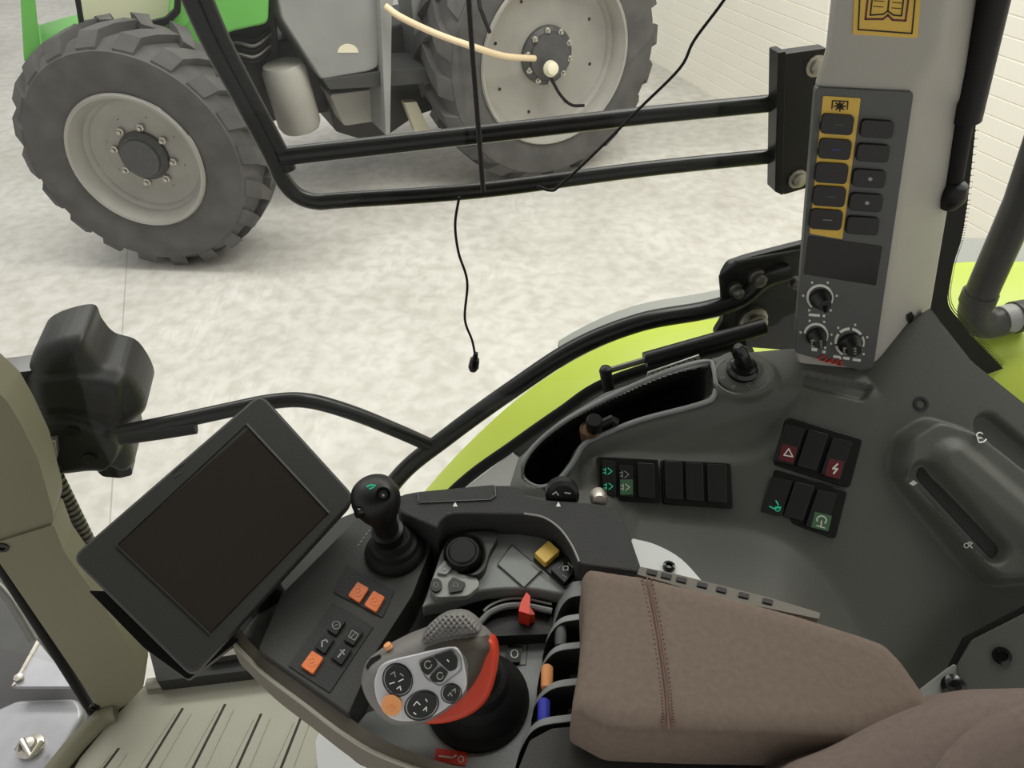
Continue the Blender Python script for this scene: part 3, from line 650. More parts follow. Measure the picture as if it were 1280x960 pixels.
# ================================================================== SIDE CONSOLE
nM = V((0, -.6, .8)); MPl = Pl(P(1000, 600, .97), nM)
outline = [(636, 660), (638, 604), (648, 570), (700, 522), (760, 484), (880, 444), (930, 432), (1000, 428), (1090, 440), (1165, 384), (1176, 402), (1215, 452), (1290, 512), (1450, 620), (1450, 700), (1330, 800), (1230, 860), (1190, 900), (1120, 900), (1040, 850), (900, 790), (780, 740), (680, 700)]
tray = cr([(655, 594), (664, 568), (700, 535), (760, 502), (830, 470), (880, 456), (888, 462), (888, 492), (870, 502), (800, 520), (745, 541), (725, 552), (712, 575), (692, 598), (672, 605)], 4, True)
cons = thing('side_console', 'dark grey moulded side console sloping down from the window, with trays and grooves', 'console', MPl.at(900, 900))
block = rnd([(1113, 592), (1120, 550), (1156, 527), (1205, 542), (1310, 625), (1450, 700), (1450, 722), (1280, 722), (1234, 727), (1212, 713)], 12, 5)
def capsule(x0, y0, x1, y1, r):
    a = math.atan2(y1 - y0, x1 - x0); o = []
    for i in range(9): t = a + math.pi / 2 + math.pi * i / 8; o.append((x0 + r * math.cos(t), y0 + r * math.sin(t)))
    for i in range(9): t = a - math.pi / 2 + math.pi * i / 8; o.append((x1 + r * math.cos(t), y1 + r * math.sin(t)))
    return o
g1 = capsule(1156, 592, 1246, 688, 15); g2 = capsule(1234, 532, 1330, 612, 15)
ledge = cr([(740, 610), (800, 645), (880, 654), (960, 672), (1010, 705), (1050, 760), (1085, 830), (1105, 900), (1110, 1000), (900, 1100), (600, 1000), (600, 700)], 4, True)
body = hf('body', MPl, outline, .0028, [
    ('ramp', [(500, 640), (700, 600), (735, 545), (860, 508), (990, 478), (1010, 470), (1100, 490), (1170, 384), (1500, 500), (1500, 200), (500, 200)], -.62, .4, .012),
    ('ramp', ledge, 1.0, .09, .009),
    ('step', tray, -.10, .006),
    ('step', cr([(724, 612), (735, 566), (860, 528), (960, 500), (1000, 500), (960, 560), (860, 575), (740, 575)], 4, True), -.012, .03),
    ('step', ell(928, 466, 46, 34), .010, .012), ('step', ell(926, 466, 34, 26), -.004, .004),
    ('step', block, .034, .016), ('step', capsule(1190, 575, 1360, 720, 20), .012, .024, .034), ('step', g1, -.016, .010, .034), ('step', g2, -.014, .008, .0),
    ('step', rnd([(1006, 462), (1094, 482), (1080, 500), (1004, 482)], 5), -.008, .006),
    ], 'console_grey', cons, drop=.10, mats=[(tray, 'tray_black', -.03)])
# rim bead round the tray, lighter grey to paint its edge highlight
mb = MB(); rim_px = cr([(652, 594), (661, 566), (698, 532), (758, 498), (830, 466), (880, 452), (892, 460), (893, 494), (872, 506), (800, 525), (750, 545), (730, 556), (716, 579), (696, 602), (672, 609)], 4, True)
bpy.context.view_layer.update()
from mathutils.bvhtree import BVHTree
def bvh(ob):
    me = ob.data; w = WORLD[ob.name]; return BVHTree.FromPolygons([v.co + w for v in me.vertices], [list(p.vertices) for p in me.polygons])
BV = bvh(body)
def hit(x, y, h=0):
    r = ray(x, y).normalized(); q = BV.ray_cast(CAM, r, 5)
    return (q[0] + q[1] * h if q[0] is not None else MPl.at(x, y)), (q[1] if q[1] is not None else nM)
rimz = [MPl.at(x, y, -.028 if y < 560 else -.015) for x, y in rim_px]
pts = []
for x, y in rim_px: 
    p, n_ = hit(x, y); pts.append(p)
# smooth in depth along the loop so the bead stays a clean line
def smooth(ps, it=6):
    t = [(p - CAM).dot(FW) for p in ps]; t = [min(v, 1.25) for v in t]
    for _ in range(it): t = [min(t[i], (t[i - 1] + t[(i + 1) % len(t)]) / 2) * .5 + .5 * (t[i - 1] + t[i] + t[(i + 1) % len(t)]) / 3 for i in range(len(t))]
    return t
ts = smooth(pts); pts = [P(x, y, t - .002) for (x, y), t in zip(rim_px, ts)]
mb.tube(pts + [pts[0], pts[1]], .0035, 'console_grey_light', 8, caps=False); o = mb.build('tray_rim', cons); o['label'] = 'rim around the tray, edge highlight painted in lighter grey'
p, n_ = hit(745, 530)
so = thing('power_socket', 'round socket with brass ring and black cap beside the tray neck', 'socket', P(742, 540, .99))
mb = MB(); mb.lathe(P(737, 537, .985), (-.1, -.4, 1), [(.012, -.03), (.0135, 0), (.012, .004), (.011, .001), (.001, .001)], 'copper', 22); mb.build('ring', so)
mb = MB(); mb.lathe(P(743, 532, .98), (-.1, -.4, 1), [(.011, -.01), (.011, .014), (.009, .018), (.001, .018)], 'satin_black', 20); mb.build('cap', so)
mb = MB(); mb.tube([P(752, 530, .985), P(764, 524, .985), P(770, 528, .99)], .006, 'satin_black', 10); mb.build('strap', so)
# key switch
p, n_ = hit(926, 466); n_ = V((0, -.25, 1)).normalized()
ks = thing('key_switch', 'black rotary knob on a round grey dial between tray and pillar', 'switch', p)
mb = MB(); mb.lathe(p - n_ * .004, n_, [(.036, 0), (.036, .006), (.033, .008), (.001, .008)], 'console_grey', 36)
KP = Pl(p + n_ * .004, n_)
mb.ring(ell(926, 468, 33, 25, 0, 24, 60, 230), ell(926, 468, 32, 24, 0, 24, 60, 230), KP, .0007, 0, 'grey_mark')
for x, y in ((903, 472), (917, 483), (936, 480)): mb.line(ell(x, y, 2.2, 1.8, n=8), KP, .0006, .001, 'grey_mark', True)
mb.build('dial', ks)
mb = MB(); mb.lathe(p + n_ * .004, n_, [(.021, 0), (.021, .006), (.017, .010), (.017, .016), (.014, .018), (.001, .018)], 'gloss_black', 28); mb.build('collar', ks)
mb = MB(); q0 = p + n_ * .02; q1 = P(922, 432, (q0 - CAM).dot(FW) - .02); mb.tube([q0, q0.lerp(q1, .4), q0.lerp(q1, .75), q1], [.010, .011, .011, .005], 'gloss_black', 14)
mb.build('lever', ks)
# switch banks
def bank(name, label, corners, pl, keys, frame_r=5):
    """corners px of frame; keys: list of dict(px, icon)"""
    t = thing(name, label, 'switch panel', pl.at(*corners[3]), 'rocker switch panels on the side console')
    f = MB(); f.prism(corners, pl, .007, -.012, 'satin_black', r=frame_r); f.build('frame', t, bevel=.0015)
    for k in keys:
        m_ = MB(); m_.prism(k['px'], pl, k.get('h', .012), .002, k.get('mat', 'key_dark'), r=2)
        h = k.get('h', .012)
        for ic in k.get('ic', ()):
            if ic[0] == 'line': m_.line(ic[1], pl, ic[3] if len(ic) > 3 else .0011, h + .0006, ic[2])
            elif ic[0] == 'fill': m_.prism(ic[1], pl, h + .0005, h - .001, ic[2])
            elif ic[0] == 'loop': m_.line(ic[1], pl, ic[3] if len(ic) > 3 else .0011, h + .0009, ic[2], True)
        o = m_.build(k.get('name', 'rocker'), t, bevel=.001)
        if 'label' in k: o['label'] = k['label']
    return t
p, n_ = hit(835, 600); SP = Pl(p, V((0, -.62, .78)))
ks1 = []
xs = [(752, 771), (774, 793), (797, 820)]; 
def sq(x0, x1, y0, y1, s=.08): return [(x0, y0 + (x0 - 750) * s), (x1, y0 + (x1 - 750) * s), (x1 + 1, y1 + (x1 - 750) * s), (x0 + 1, y1 + (x0 - 750) * s)]
def lampic(x, y, c): return [('line', [(x - 4, y - 4), (x - 4, y + 4)], c), ('line', [(x - 1, y - 4), (x + 4, y)], c), ('line', [(x - 1, y + 4), (x + 4, y)], c), ('line', [(x - 7, y - 2), (x - 4, y - 2)], c), ('line', [(x - 7, y + 2), (x - 4, y + 2)], c)]
ks1.append(dict(px=sq(753, 769, 575, 618), label='rocker with two green lamp symbols', ic=lampic(761, 589, 'green_mark') + lampic(762, 608, 'green_mark')))
ks1.append(dict(px=sq(774, 791, 579, 618), label='rocker with white lamp symbols on a green field', ic=[('fill', rect(783, 609, 16, 19), 'green_glow')] + lampic(782, 593, 'grey_mark') + lampic(783, 609, 'white_mark')))
ks1.append(dict(px=sq(797, 818, 574, 618)))
bank('rocker_switch_panel', 'three-rocker switch panel with green lamp symbols on the side console', [(747, 570), (823, 574), (826, 629), (750, 625)], SP, ks1, 3)
ks2 = [dict(px=sq(a, b__, 570, 618, .07)) for a, b__ in ((831, 853), (857, 879), (884, 908))]
bank('rocker_switch_panel', 'three-rocker switch panel with blank black rockers on the side console', [(827, 574), (914, 579), (917, 636), (829, 630)], SP, ks2, 4)
p, n_ = hit(1020, 570); SQ = Pl(p, V((-.1, -.62, .78)))
def qd(cx, cy, w, h): return rect(cx, cy, w, h, 14, -4)
bank('rocker_switch_panel', 'switch panel with red warning triangle and red lightning rockers', [(985, 521), (1079, 549), (1063, 610), (966, 581)], SQ, [
    dict(px=qd(989, 556, 25, 48), label='rocker with a red warning triangle', ic=[('fill', rect(985, 567, 19, 20, 14), 'dark_red'), ('loop', [(986, 561), (991, 571), (980, 569)], 'white_mark', .0016)]),
    dict(px=qd(1018, 563, 25, 48)),
    dict(px=qd(1048, 573, 25, 48), label='rocker with a lightning bolt on red', ic=[('fill', rect(1043, 586, 19, 22, 14), 'dark_red'), ('line', [(1047, 580), (1041, 586), (1047, 586), (1042, 592)], 'white_mark', .0022)])], 5)
bank('rocker_switch_panel', 'lower switch panel with green field symbol and white fan symbol', [(967, 586), (1060, 614), (1045, 674), (952, 643)], SQ, [
    dict(px=qd(973, 621, 25, 46), label='rocker with a green symbol', ic=[('line', [(962, 633), (968, 636), (976, 634)], 'green_mark', .0016), ('loop', ell(972, 636, 3.5, 3, n=8), 'green_mark'), ('line', [(970, 626), (973, 631)], 'green_mark', .0018)]),
    dict(px=qd(1001, 627, 25, 46)),
    dict(px=qd(1029, 638, 25, 48), label='rocker with a white mushroom symbol', ic=[('fill', rect(1027, 652, 22, 20, 14), 'green_glow'), ('line', ell(1027, 650, 6, 5, 10, 12, 150, 400), 'white_mark', .0016), ('line', [(1027, 651), (1026, 659)], 'white_mark', .0016), ('line', [(1021, 657), (1031, 660)], 'white_mark', .0014)])], 5)
for x, y, r in ((1151, 505, 9), (836, 709, 7)):
    if x > 1000:
        p, n_ = hit(x, y); mb = MB(); mb.lathe(p, n_, [(.010, -.003), (.010, .0015), (.006, .0015), (.005, -.001), (.0005, -.001)], 'gloss_black', 16); mb.build('screw', cons)
p, n_ = hit(1196, 634); GI = Pl(p, nM); mb = MB(); mb.prism(capsule(1158, 594, 1244, 687, 11.5), GI, .0012, -.003, 'tray_black'); mb.build('groove_insert', cons, bevel=.0006)
# marks by the grooves
for px, kind in (((1142, 604), 0), ((1210, 682), 1), ((1226, 547), 2)):
    p, n_ = hit(*px); q = Pl(p + n_ * .0008, n_); mb = MB(); x, y = px
    if kind == 0: mb.prism([(x - 5, y), (x, y - 4), (x + 5, y), (x, y + 3)], q, .0004, -.001, 'white_mark')
    elif kind == 1: mb.line(ell(x - 2, y, 3, 3, n=8), q, .0012, .0004, 'white_mark', True); mb.line([(x + 1, y - 4), (x + 5, y - 3), (x + 2, y), (x + 5, y + 3)], q, .0012, .0004, 'white_mark')
    else: mb.line(ell(x - 1, y - 3, 4, 3.5, n=10, a0=60, a1=330), q, .0016, .0004, 'white_mark'); mb.line([(x - 4, y), (x - 2, y + 6), (x + 4, y + 5), (x + 7, y + 2)], q, .0016, .0004, 'white_mark')
    mb.build('mark', cons)

# lower rear panel with screw, bracket and knob (right, behind the seat)
LP = Pl(P(1220, 830, .86), V((-.35, -.45, .8)))
lp = thing('rear_trim_panel', 'dark grey lower trim panel with a black screw, right of the armrest', 'panel', LP.at(1220, 900))
mb = MB(); mb.prism([(1196, 832), (1215, 800), (1290, 762), (1500, 690), (1500, 1000), (1230, 1000)], LP, 0, -.03, 'console_grey', r=4); mb.build('panel', lp, bevel=.003)
mb = MB(); mb.prism([(1180, 846), (1206, 796), (1290, 752), (1500, 676), (1500, 760), (1240, 860)], LP, -.006, -.02, 'rubber', r=3); mb.build('crease_shade', lp)  # black strip standing in for the shaded crease between console and panel
mb = MB(); mb.lathe(LP.at(1252, 820, 0), LP.n, [(.010, 0), (.010, .003), (.006, .004), (.005, .001), (.0005, .001)], 'gloss_black', 16); mb.build('screw', lp)
bk = thing('latch_bracket', 'pale metal bracket with a black knob between armrest and seat', 'bracket', LP.at(1190, 880))
mb = MB(); mb.prism([(1150, 862), (1192, 830), (1200, 834), (1222, 880), (1200, 960), (1160, 940)], LP, -.004, -.014, 'grey_soft', r=2); mb.build('plate', bk, bevel=.001)
mb = MB(); mb.lathe(LP.at(1192, 862, -.004), (LP.n + V((0, .4, 0))).normalized(), [(.014, 0), (.013, .012), (.009, .016), (.008, .026), (.001, .028)], 'gloss_black', 16); mb.build('knob', bk)
mb = MB(); mb.lathe(LP.at(1182, 881, -.004), LP.n, [(.007, 0), (.006, .006), (.001, .008)], 'steel', 12); mb.build('pin', bk)

# ================================================================== ARMREST CONSOLE
ac = thing('armrest_console', 'black and grey armrest console full of buttons, front of the padded armrest', 'console', P(560, 960, .8))
T0 = Hz(-.72)
base_out = [(300, 802), (296, 770), (330, 712), (425, 646), (500, 618), (620, 610), (765, 636), (803, 712), (790, 760), (760, 1040), (600, 1020), (520, 965), (440, 930), (370, 870)]
mb = MB(); mb.prism(base_out, T0, -.012, -.06, 'panel_black', r=6); mb.build('base', ac, bevel=.004)
# keypad panel with joystick well
T1 = Hz(-.685)
mb = MB(); mb.prism(rnd([(322, 812), (352, 742), (446, 648), (500, 640), (552, 650), (515, 745), (470, 815), (436, 893), (424, 884)], 5), T1, 0, -.05, 'panel_black'); kp = mb.build('keypad_panel', ac, bevel=.003)
mb = MB(); mb.prism([(434, 705), (493, 738), (478, 772), (416, 740)], T1, .0012, -.001, 'tray_black', r=2); mb.prism([(416, 752), (467, 783), (412, 866), (360, 832)], T1, .0012, -.001, 'tray_black', r=2); mb.build('button_bed', ac, bevel=.0005)
# outer textured rail
T2 = Hz(-.648)
rail = cr([(494, 622), (520, 614), (620, 606), (650, 608)], 3)[:-1] + [(650, 608), (656, 618), (680, 624), (740, 628)] + cr([(740, 628), (765, 634), (782, 655), (795, 690), (804, 716)], 4)[1:] + [(728, 706), (722, 703)] + cr([(722, 703), (714, 682), (700, 662), (680, 648), (650, 643)], 4)[1:] + cr([(650, 643), (600, 642), (565, 643), (552, 650), (546, 660)], 3)[1:] + [(500, 640)]
mb = MB(); mb.prism(rail, T2, 0, -.07, 'black_textured'); ra = mb.build('outer_rail', ac, bevel=.003, seg=3)
mb = MB(); mb.tube([T2.at(x, y, .0) for x, y in cr([(724, 702), (715, 682), (700, 661), (680, 647), (655, 642)], 5)], .0012, 'grey_mark', 6); mb.build('chrome_edge', ac)
mb = MB(); mb.prism([(522, 615), (618, 606), (621, 620), (614, 624), (524, 628)], T2, .0012, -.002, 'black_textured', r=3)
mb.line([(522, 615), (523, 628), (613, 624), (620, 619), (618, 606)], T2, .0010, .0020, 'gloss_black')
mb.build('rail_lid', ac)
for x in (569, 698): mb = MB(); mb.prism([(x - 3, 633), (x + 3, 633), (x, 627)], T2, .0006, -.001, 'white_mark'); mb.build('arrow_mark', ac)
for x, y, rx, m1 in ((703, 620, 21, 'satin_black'), (749, 625, 11, 'steel')):
    mb = MB(); c = T2.at(x, y, -.004); mb.lathe(c, (0, -.9, .35), [(rx / F * .87, -.012), (rx / F * .87, .0), (rx / F * .7, .005), (.001, .006)], m1, 24)
    q = Pl(c + V((0, -.9, .35)).normalized() * .006, V((0, -.9, .35)))
    if rx > 20: mb.line([(x - 12, y - 2), (x - 8, y - 5), (x - 5, y - 1)], q, .0012, 0.0004, 'white_mark'); mb.line([(x + 3, y - 4), (x + 10, y - 3)], q, .0012, .0004, 'white_mark')
    o = mb.build('rail_dial', ac, sharp=30); 
    if rx < 20: o['label'] = 'silver dial'
# inner grey deck, stepped
T3 = Hz(-.684)
deck = cr([(528, 758), (560, 752), (605, 738), (660, 736), (700, 742), (735, 742)], 4) + [(735, 700)] + cr([(722, 690), (690, 668), (650, 662), (600, 665), (575, 668), (556, 680), (544, 710), (528, 758)], 4)
mb = MB(); mb.prism(deck, T3, .0, -.02, 'deck_grey'); mb.build('inner_deck', ac, bevel=.003)
hf('dial_hood', T3, cr([(562, 672), (600, 664), (622, 668), (612, 690), (604, 712), (588, 718), (556, 700)], 4, True), .0016, [('step', ell(580, 700, 24, 24), -.012, .008, .0)], 'panel_black', ac, drop=.016, oh=.012, fn=lambda U, W: .012 + U * 0)
mb = MB(); c = T3.at(579, 698, .004); mb.lathe(c, (0, -.15, 1), [(.021, 0), (.020, .012), (.018, .016), (.016, .016), (.014, .018), (.001, .018)], 'satin_black', 30); mb.build('rotary_dial', ac, sharp=30)
mb = MB(); mb.prism(rnd([(536, 735), (545, 712), (562, 692), (572, 716), (597, 722), (600, 732), (585, 745), (545, 747)], 5), T3, .008, 0, 'grey_soft'); mb.build('button_pod', ac, bevel=.0015)
for q in ([(548, 712), (561, 695), (565, 710), (558, 718), (546, 716)], ell(545, 731, 7.5, 8.5, n=16), [(560, 728), (566, 721), (582, 728), (578, 738), (562, 741)]):
    mb = MB(); mb.prism(q, T3, .011, .006, 'panel_black' if q[0][0] != 548 else 'console_grey_light', r=2 if len(q) < 8 else 0); x = sum(p_[0] for p_ in q) / len(q); y = sum(p_[1] for p_ in q) / len(q)
    mb.line(ell(x, y, 3, 3, n=8), T3, .0007, .0116, 'grey_mark', True); mb.build('pod_button', ac, bevel=.0008)
mb = MB(); mb.prism([(640, 681), (677, 712), (655, 734), (622, 705)], T3, .0018, -.002, 'deck_grey'); mb.line([(640, 681), (677, 712), (655, 734), (622, 705)], T3, .0009, .0022, 'gloss_black', True); mb.build('deck_lid', ac)
mb = MB(); mb.prism([(666, 697), (688, 673), (728, 706), (707, 735)], T3, .004, -.002, 'gloss_black', r=2); mb.line([(664, 702), (687, 721)], T3, .0008, .0046, 'grey_mark'); mb.build('button_frame', ac, bevel=.0008)
mb = MB(); mb.prism([(668, 691), (686, 675), (700, 688), (682, 704)], T3, .012, .002, 'yellow', r=2); o = mb.build('button', ac, bevel=.001); o['label'] = 'yellow button'
mb = MB(); mb.prism([(688, 711), (708, 694), (724, 707), (706, 728)], T3, .010, .002, 'gloss_black', r=2); mb.line(rect(707, 710, 6, 5), T3, .001, .0106, 'white_mark', True); mb.line([(698, 711), (704, 703)], T3, .0009, .0106, 'grey_mark'); mb.line([(710, 703), (716, 709)], T3, .0009, .0106, 'grey_mark'); mb.line([(703, 719), (709, 722)], T3, .0009, .0106, 'grey_mark'); o = mb.build('button', ac, bevel=.001); o['label'] = 'black button with a white square symbol'
# orange and black keys
def key(px, mt, icon, im):
    k = MB(); k.prism(px, T1, .0042, .0, mt, r=2); x = sum(p_[0] for p_ in px) / 4; y = sum(p_[1] for p_ in px) / 4
    if icon == 'ring': k.line(ell(x, y, 5, 5, n=10), T1, .0009, .0048, im, True); k.line([(x - 2, y + 1), (x + 2, y - 1)], T1, .0009, .0048, im)
    elif icon == 'sq': k.line(rect(x, y, 9, 9, 30), T1, .0009, .0048, im, True); k.line([(x - 4, y + 3), (x + 3, y - 3)], T1, .0009, .0048, im)
    elif icon == 'hand': k.line([(x - 3, y + 5), (x - 3, y - 2), (x + 2, y - 4), (x + 4, y - 1)], T1, .0016, .0048, im)
    elif icon == 'fig': k.line([(x - 4, y + 5), (x, y), (x + 4, y - 4)], T1, .0020, .0048, im); k.line([(x - 1, y - 4), (x + 4, y + 2)], T1, .0012, .0048, im)
    o = k.build('key', ac, bevel=.0008)
    if mt == 'orange': o['label'] = 'orange key'
key([(447, 727), (461, 735), (449, 753), (435, 744)], 'orange', 'ring', 'orange_line')
key([(467, 738), (481, 746), (470, 765), (455, 756)], 'orange', 'ring', 'orange_line')
key([(421, 769), (432, 776), (420, 794), (408, 786)], 'gloss_black', 'ring', 'grey_mark')
key([(442, 781), (454, 789), (442, 807), (429, 799)], 'gloss_black', 'sq', 'grey_mark')
key([(405, 791), (418, 798), (406, 817), (393, 808)], 'gloss_black', 'hand', 'grey_mark')
key([(426, 802), (440, 811), (427, 831), (413, 821)], 'gloss_black', 'fig', 'grey_mark')
key([(390, 813), (404, 822), (391, 842), (376, 832)], 'orange', 'ring', 'orange_line')
# scale markings beside the small joystick
mb = MB()
for i in range(8): mb.line([(499 + i * 4, 642 + i * .9), (501 + i * 4, 644 + i * .9)], T1, .0010, .0008, 'grey_mark')
for i in range(5): mb.line([(447 + i * 3.4, 682 - i * 4.4), (449 + i * 3.4, 680 - i * 4.4)], T1, .0010, .0008, 'grey_mark')
mb.build('joystick_scale', ac)
# black well with red slider
T4 = Hz(-.72)
mb = MB(); mb.prism(cr([(590, 800), (604, 772), (625, 750), (660, 742), (694, 744)], 4) + [(730, 800), (600, 806)], T4, .0, -.02, 'tray_black'); mb.build('slider_well', ac, bevel=.002)
mb = MB(); ar = [T4.at(x, y, .022) for x, y in cr([(600, 778), (612, 766), (632, 758), (655, 757), (690, 764)], 5)]; n = len(ar)
mb.add(ar + [p_ - V((0, 0, .03)) for p_ in ar] + [T4.at(600, 788, .01), T4.at(692, 788, .01)], [[i, i + 1, n + i + 1, n + i] for i in range(n - 1)], 'satin_black')
mb.tube(ar, .0035, 'console_grey_light', 8); mb.tube([p_ + V((0, .008, .001)) for p_ in ar[2:]], .0014, 'grey_mark', 6)
fan = [T4.at(x, y, .014) for x, y in cr([(598, 786), (612, 770), (634, 763), (660, 762), (692, 772)], 4)] + [T4.at(694, 792, .014), T4.at(600, 796, .014)]
mb.prism3(fan, V((0, 0, -.02)), 'tray_black'); mb.build('slider_quadrant', ac, sharp=30)
mb = MB(); mb.prism([(648, 764), (651, 752), (658, 740), (663, 745), (662, 768), (656, 766)], T4, .036, .014, 'red_plastic', r=1); mb.prism([(657, 750), (669, 768), (660, 769)], T4, .03, .014, 'red_side'); o = mb.build('slider_handle', ac, bevel=.0012); o['label'] = 'red slider handle'
# grey lever platform
T5 = Hz(-.735)
mb = MB(); mb.prism([(440, 912), (458, 890), (505, 878), (600, 792), (694, 786), (690, 820), (660, 960), (600, 975), (520, 950)], T5, .012, -.02, 'console_grey_light', r=4); mb.build('lever_platform', ac, bevel=.002)
mb = MB(); mb.line([(616, 803), (660, 805), (657, 831), (612, 831)], T5, .0010, .0126, 'gloss_black', True); mb.prism([(635, 806), (653, 807), (650, 828), (632, 828)], T5, .016, .012, 'gloss_black', r=1.5); mb.line(ell(643, 817, 4.5, 5, n=10), T5, .0011, .0166, 'white_mark', True); o = mb.build('button', ac, bevel=.0006); o['label'] = 'black square button with a white ring'
mb = MB(); mb.prism([(545, 935), (585, 940), (582, 957), (543, 952)], T5, .0130, .0115, 'red_mark'); mb.line([(549, 945), (566, 947), (570, 944)], T5, .0016, .0136, 'white_mark'); mb.line(ell(576, 949, 3.5, 4, n=8), T5, .0010, .0136, 'white_mark', True); o = mb.build('warning_label', ac); o['label'] = 'small red warning label'
# finger-lever housing on the right: four ribs
mb = MB(); mb.prism([(700, 742), (735, 742), (735, 960), (650, 960), (655, 900), (668, 830), (690, 770)], T4, -.01, -.03, 'tray_black'); mb.build('lever_bay', ac)
ribs = [[(690, 790), (700, 762), (712, 748), (732, 744)], [(678, 822), (684, 800), (700, 780), (730, 774)], [(671, 862), (677, 836), (694, 816), (727, 810)], [(664, 900), (670, 880), (690, 862), (724, 856)], [(640, 975), (652, 935), (672, 910), (716, 902)]]
for i, r in enumerate(ribs):
    tz = [.0, .03, .042, .046, .046]; c_ = cr(r, 6); A = [T4.at(x, y, .046 - .03 * (1 - j / (len(c_) - 1)) ** 1.6) for j, (x, y) in enumerate(c_)]
    mb = MB(); wv = V((0, .5, .0)).normalized(); n = len(A); w_ = .008 if i else .02
    vs = A + [p_ + V((0.002, w_, .0)) for p_ in A] + [p_ - V((0, 0, .05)) for p_ in A] + [p_ + V((.002, w_, -.05)) for p_ in A]
    fs = []
    for j in range(n - 1): fs += [[j, j + 1, n + j + 1, n + j], [2 * n + j, 2 * n + j + 1, j + 1, j], [n + j, n + j + 1, 3 * n + j + 1, 3 * n + j], [3 * n + j, 3 * n + j + 1, 2 * n + j + 1, 2 * n + j]]
    fs += [[0, n, 3 * n, 2 * n], [n - 1, 2 * n - 1, 4 * n - 1, 3 * n - 1]]
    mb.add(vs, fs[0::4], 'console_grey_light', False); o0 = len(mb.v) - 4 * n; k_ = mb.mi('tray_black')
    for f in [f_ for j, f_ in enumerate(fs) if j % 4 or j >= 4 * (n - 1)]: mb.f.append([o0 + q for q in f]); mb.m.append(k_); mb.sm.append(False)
    mb.build('lever_rib', ac, bevel=.0012)
for x, y, c_ in ((700, 797, 'panel_grey'), (683, 848, 'orange_soft'), (679, 891, 'blue_plastic')):
    mb = MB(); q = T4.at(x, y, .03); mb.tube([q + V((0, -.011, -.004)), q + V((0, -.009, .001)), q + V((0.001, .009, .003)), q + V((0.001, .013, -.003))], [.004, .006, .006, .004], c_, 12); 
    mb.prism3([q + V((.024, -.008, -.02)), q + V((.036, -.008, -.02)), q + V((.036, .006, -.004)), q + V((.024, .006, -.004))], V((0, 0, -.02)), 'panel_grey'); o = mb.build('finger_lever', ac); o['label'] = {'orange_soft': 'pale orange finger lever', 'blue_plastic': 'blue finger lever', 'panel_grey': 'grey finger lever'}[c_]
# black side wall below the ribs, along the bottom of the frame
SWP = Hz(-.66); mb = MB(); mb.prism([(648, 960), (662, 925), (690, 910), (716, 908), (760, 935), (900, 945), (1080, 930), (1080, 1030), (640, 1030)], SWP, -.01, -.12, 'panel_black', r=4); mb.build('inner_side', ac, bevel=.004)
# beige edge trim along the front
TE = Hz(-.70)
e1 = cr([(286, 798), (330, 842), (380, 880), (430, 918), (480, 946), (560, 972), (640, 985)], 6); e2 = cr([(300, 785), (322, 812), (372, 852), (430, 892), (480, 925), (560, 955), (645, 970)], 6)
A = [TE.at(*p_) for p_ in e1]; B2 = [TE.at(*p_, .004) for p_ in e2]; n = len(A); mb = MB()
mb.add(A + B2 + [p_ - V((0, 0, .05)) for p_ in A] + [p_ - V((0, 0, .05)) for p_ in B2], [f for i in range(n - 1) for f in ([i, i + 1, n + i + 1, n + i], [2 * n + i, 2 * n + i + 1, i + 1, i], [n + i, n + i + 1, 3 * n + i + 1, 3 * n + i], [3 * n + i, 3 * n + i + 1, 2 * n + i + 1, 2 * n + i])] + [[0, n, 3 * n, 2 * n], [n - 1, 3 * n - 1 - n, 4 * n - 1, 3 * n - 1]], 'trim_brown')
mb.tube(A, .0022, 'beige_floor', 8); o = mb.build('edge_trim', ac, sharp=50); o['label'] = 'beige edge trim'
hf('monitor_foot', Hz(-.74), cr([(296, 796), (330, 750), (360, 735), (352, 780), (334, 815), (316, 822)], 4, True), .003, [], 'console_grey', ac, drop=.05, oh=.03, fn=lambda U, W: .03 + U * 0, round_w=.02, round_h=.012)

# ---- padded armrest
PP = Hz(-.60)
pad_out = [(728, 716), (736, 706), (800, 716), (900, 738), (1000, 765), (1080, 790), (1108, 800), (1130, 822), (1172, 882), (1176, 890), (1150, 900), (1080, 922), (960, 916), (840, 914), (762, 910), (717, 886), (716, 874), (724, 830), (730, 770)]
pad = thing('armrest', 'brown-grey fabric padded armrest with a double stitched seam', 'armrest', PP.at(900, 930))
seamA = [PP.uv(x, y) for x, y in ((808, 722), (822, 790), (832, 860), (836, 908))]
def seamfn(U, W):
    d = np.full(U.shape, 1e9); q = cr(seamA, 6)
    for (x0, y0), (x1, y1) in zip(q[:-1], q[1:]):
        dx, dy = x1 - x0, y1 - y0; t = np.clip(((U - x0) * dx + (W - y0) * dy) / (dx * dx + dy * dy), 0, 1); d = np.minimum(d, np.hypot(U - x0 - t * dx, W - y0 - t * dy))
    return -.0018 * np.exp(-(d / .0022) ** 2) + .0008 * np.exp(-((d - .008) / .006) ** 2)
cu = hf('cushion', PP, rnd(pad_out, 9, 5), .0022, [], 'fabric', pad, drop=.05, dw=.006, fn=seamfn, round_w=.02, round_h=.010)
for k, off in enumerate((-6, 6)):
    mb = MB(); line = cr([(808 + off, 722), (822 + off, 790), (832 + off, 860), (836 + off, 908)], 12)
    for i in range(0, len(line) - 1): 
        a, b_ = V(line[i]), V(line[i + 1])
        a2, b2 = a.lerp(b_, .15), a.lerp(b_, .8); mb.tube([PP.at(a2.x, a2.y, -.0005), PP.at((a2.x + b2.x) / 2, (a2.y + b2.y) / 2, .0010), PP.at(b2.x, b2.y, -.0005)], .0006, 'thread', 6)
    o = mb.build('stitching', pad); o['label'] = 'reddish stitching along the seam'
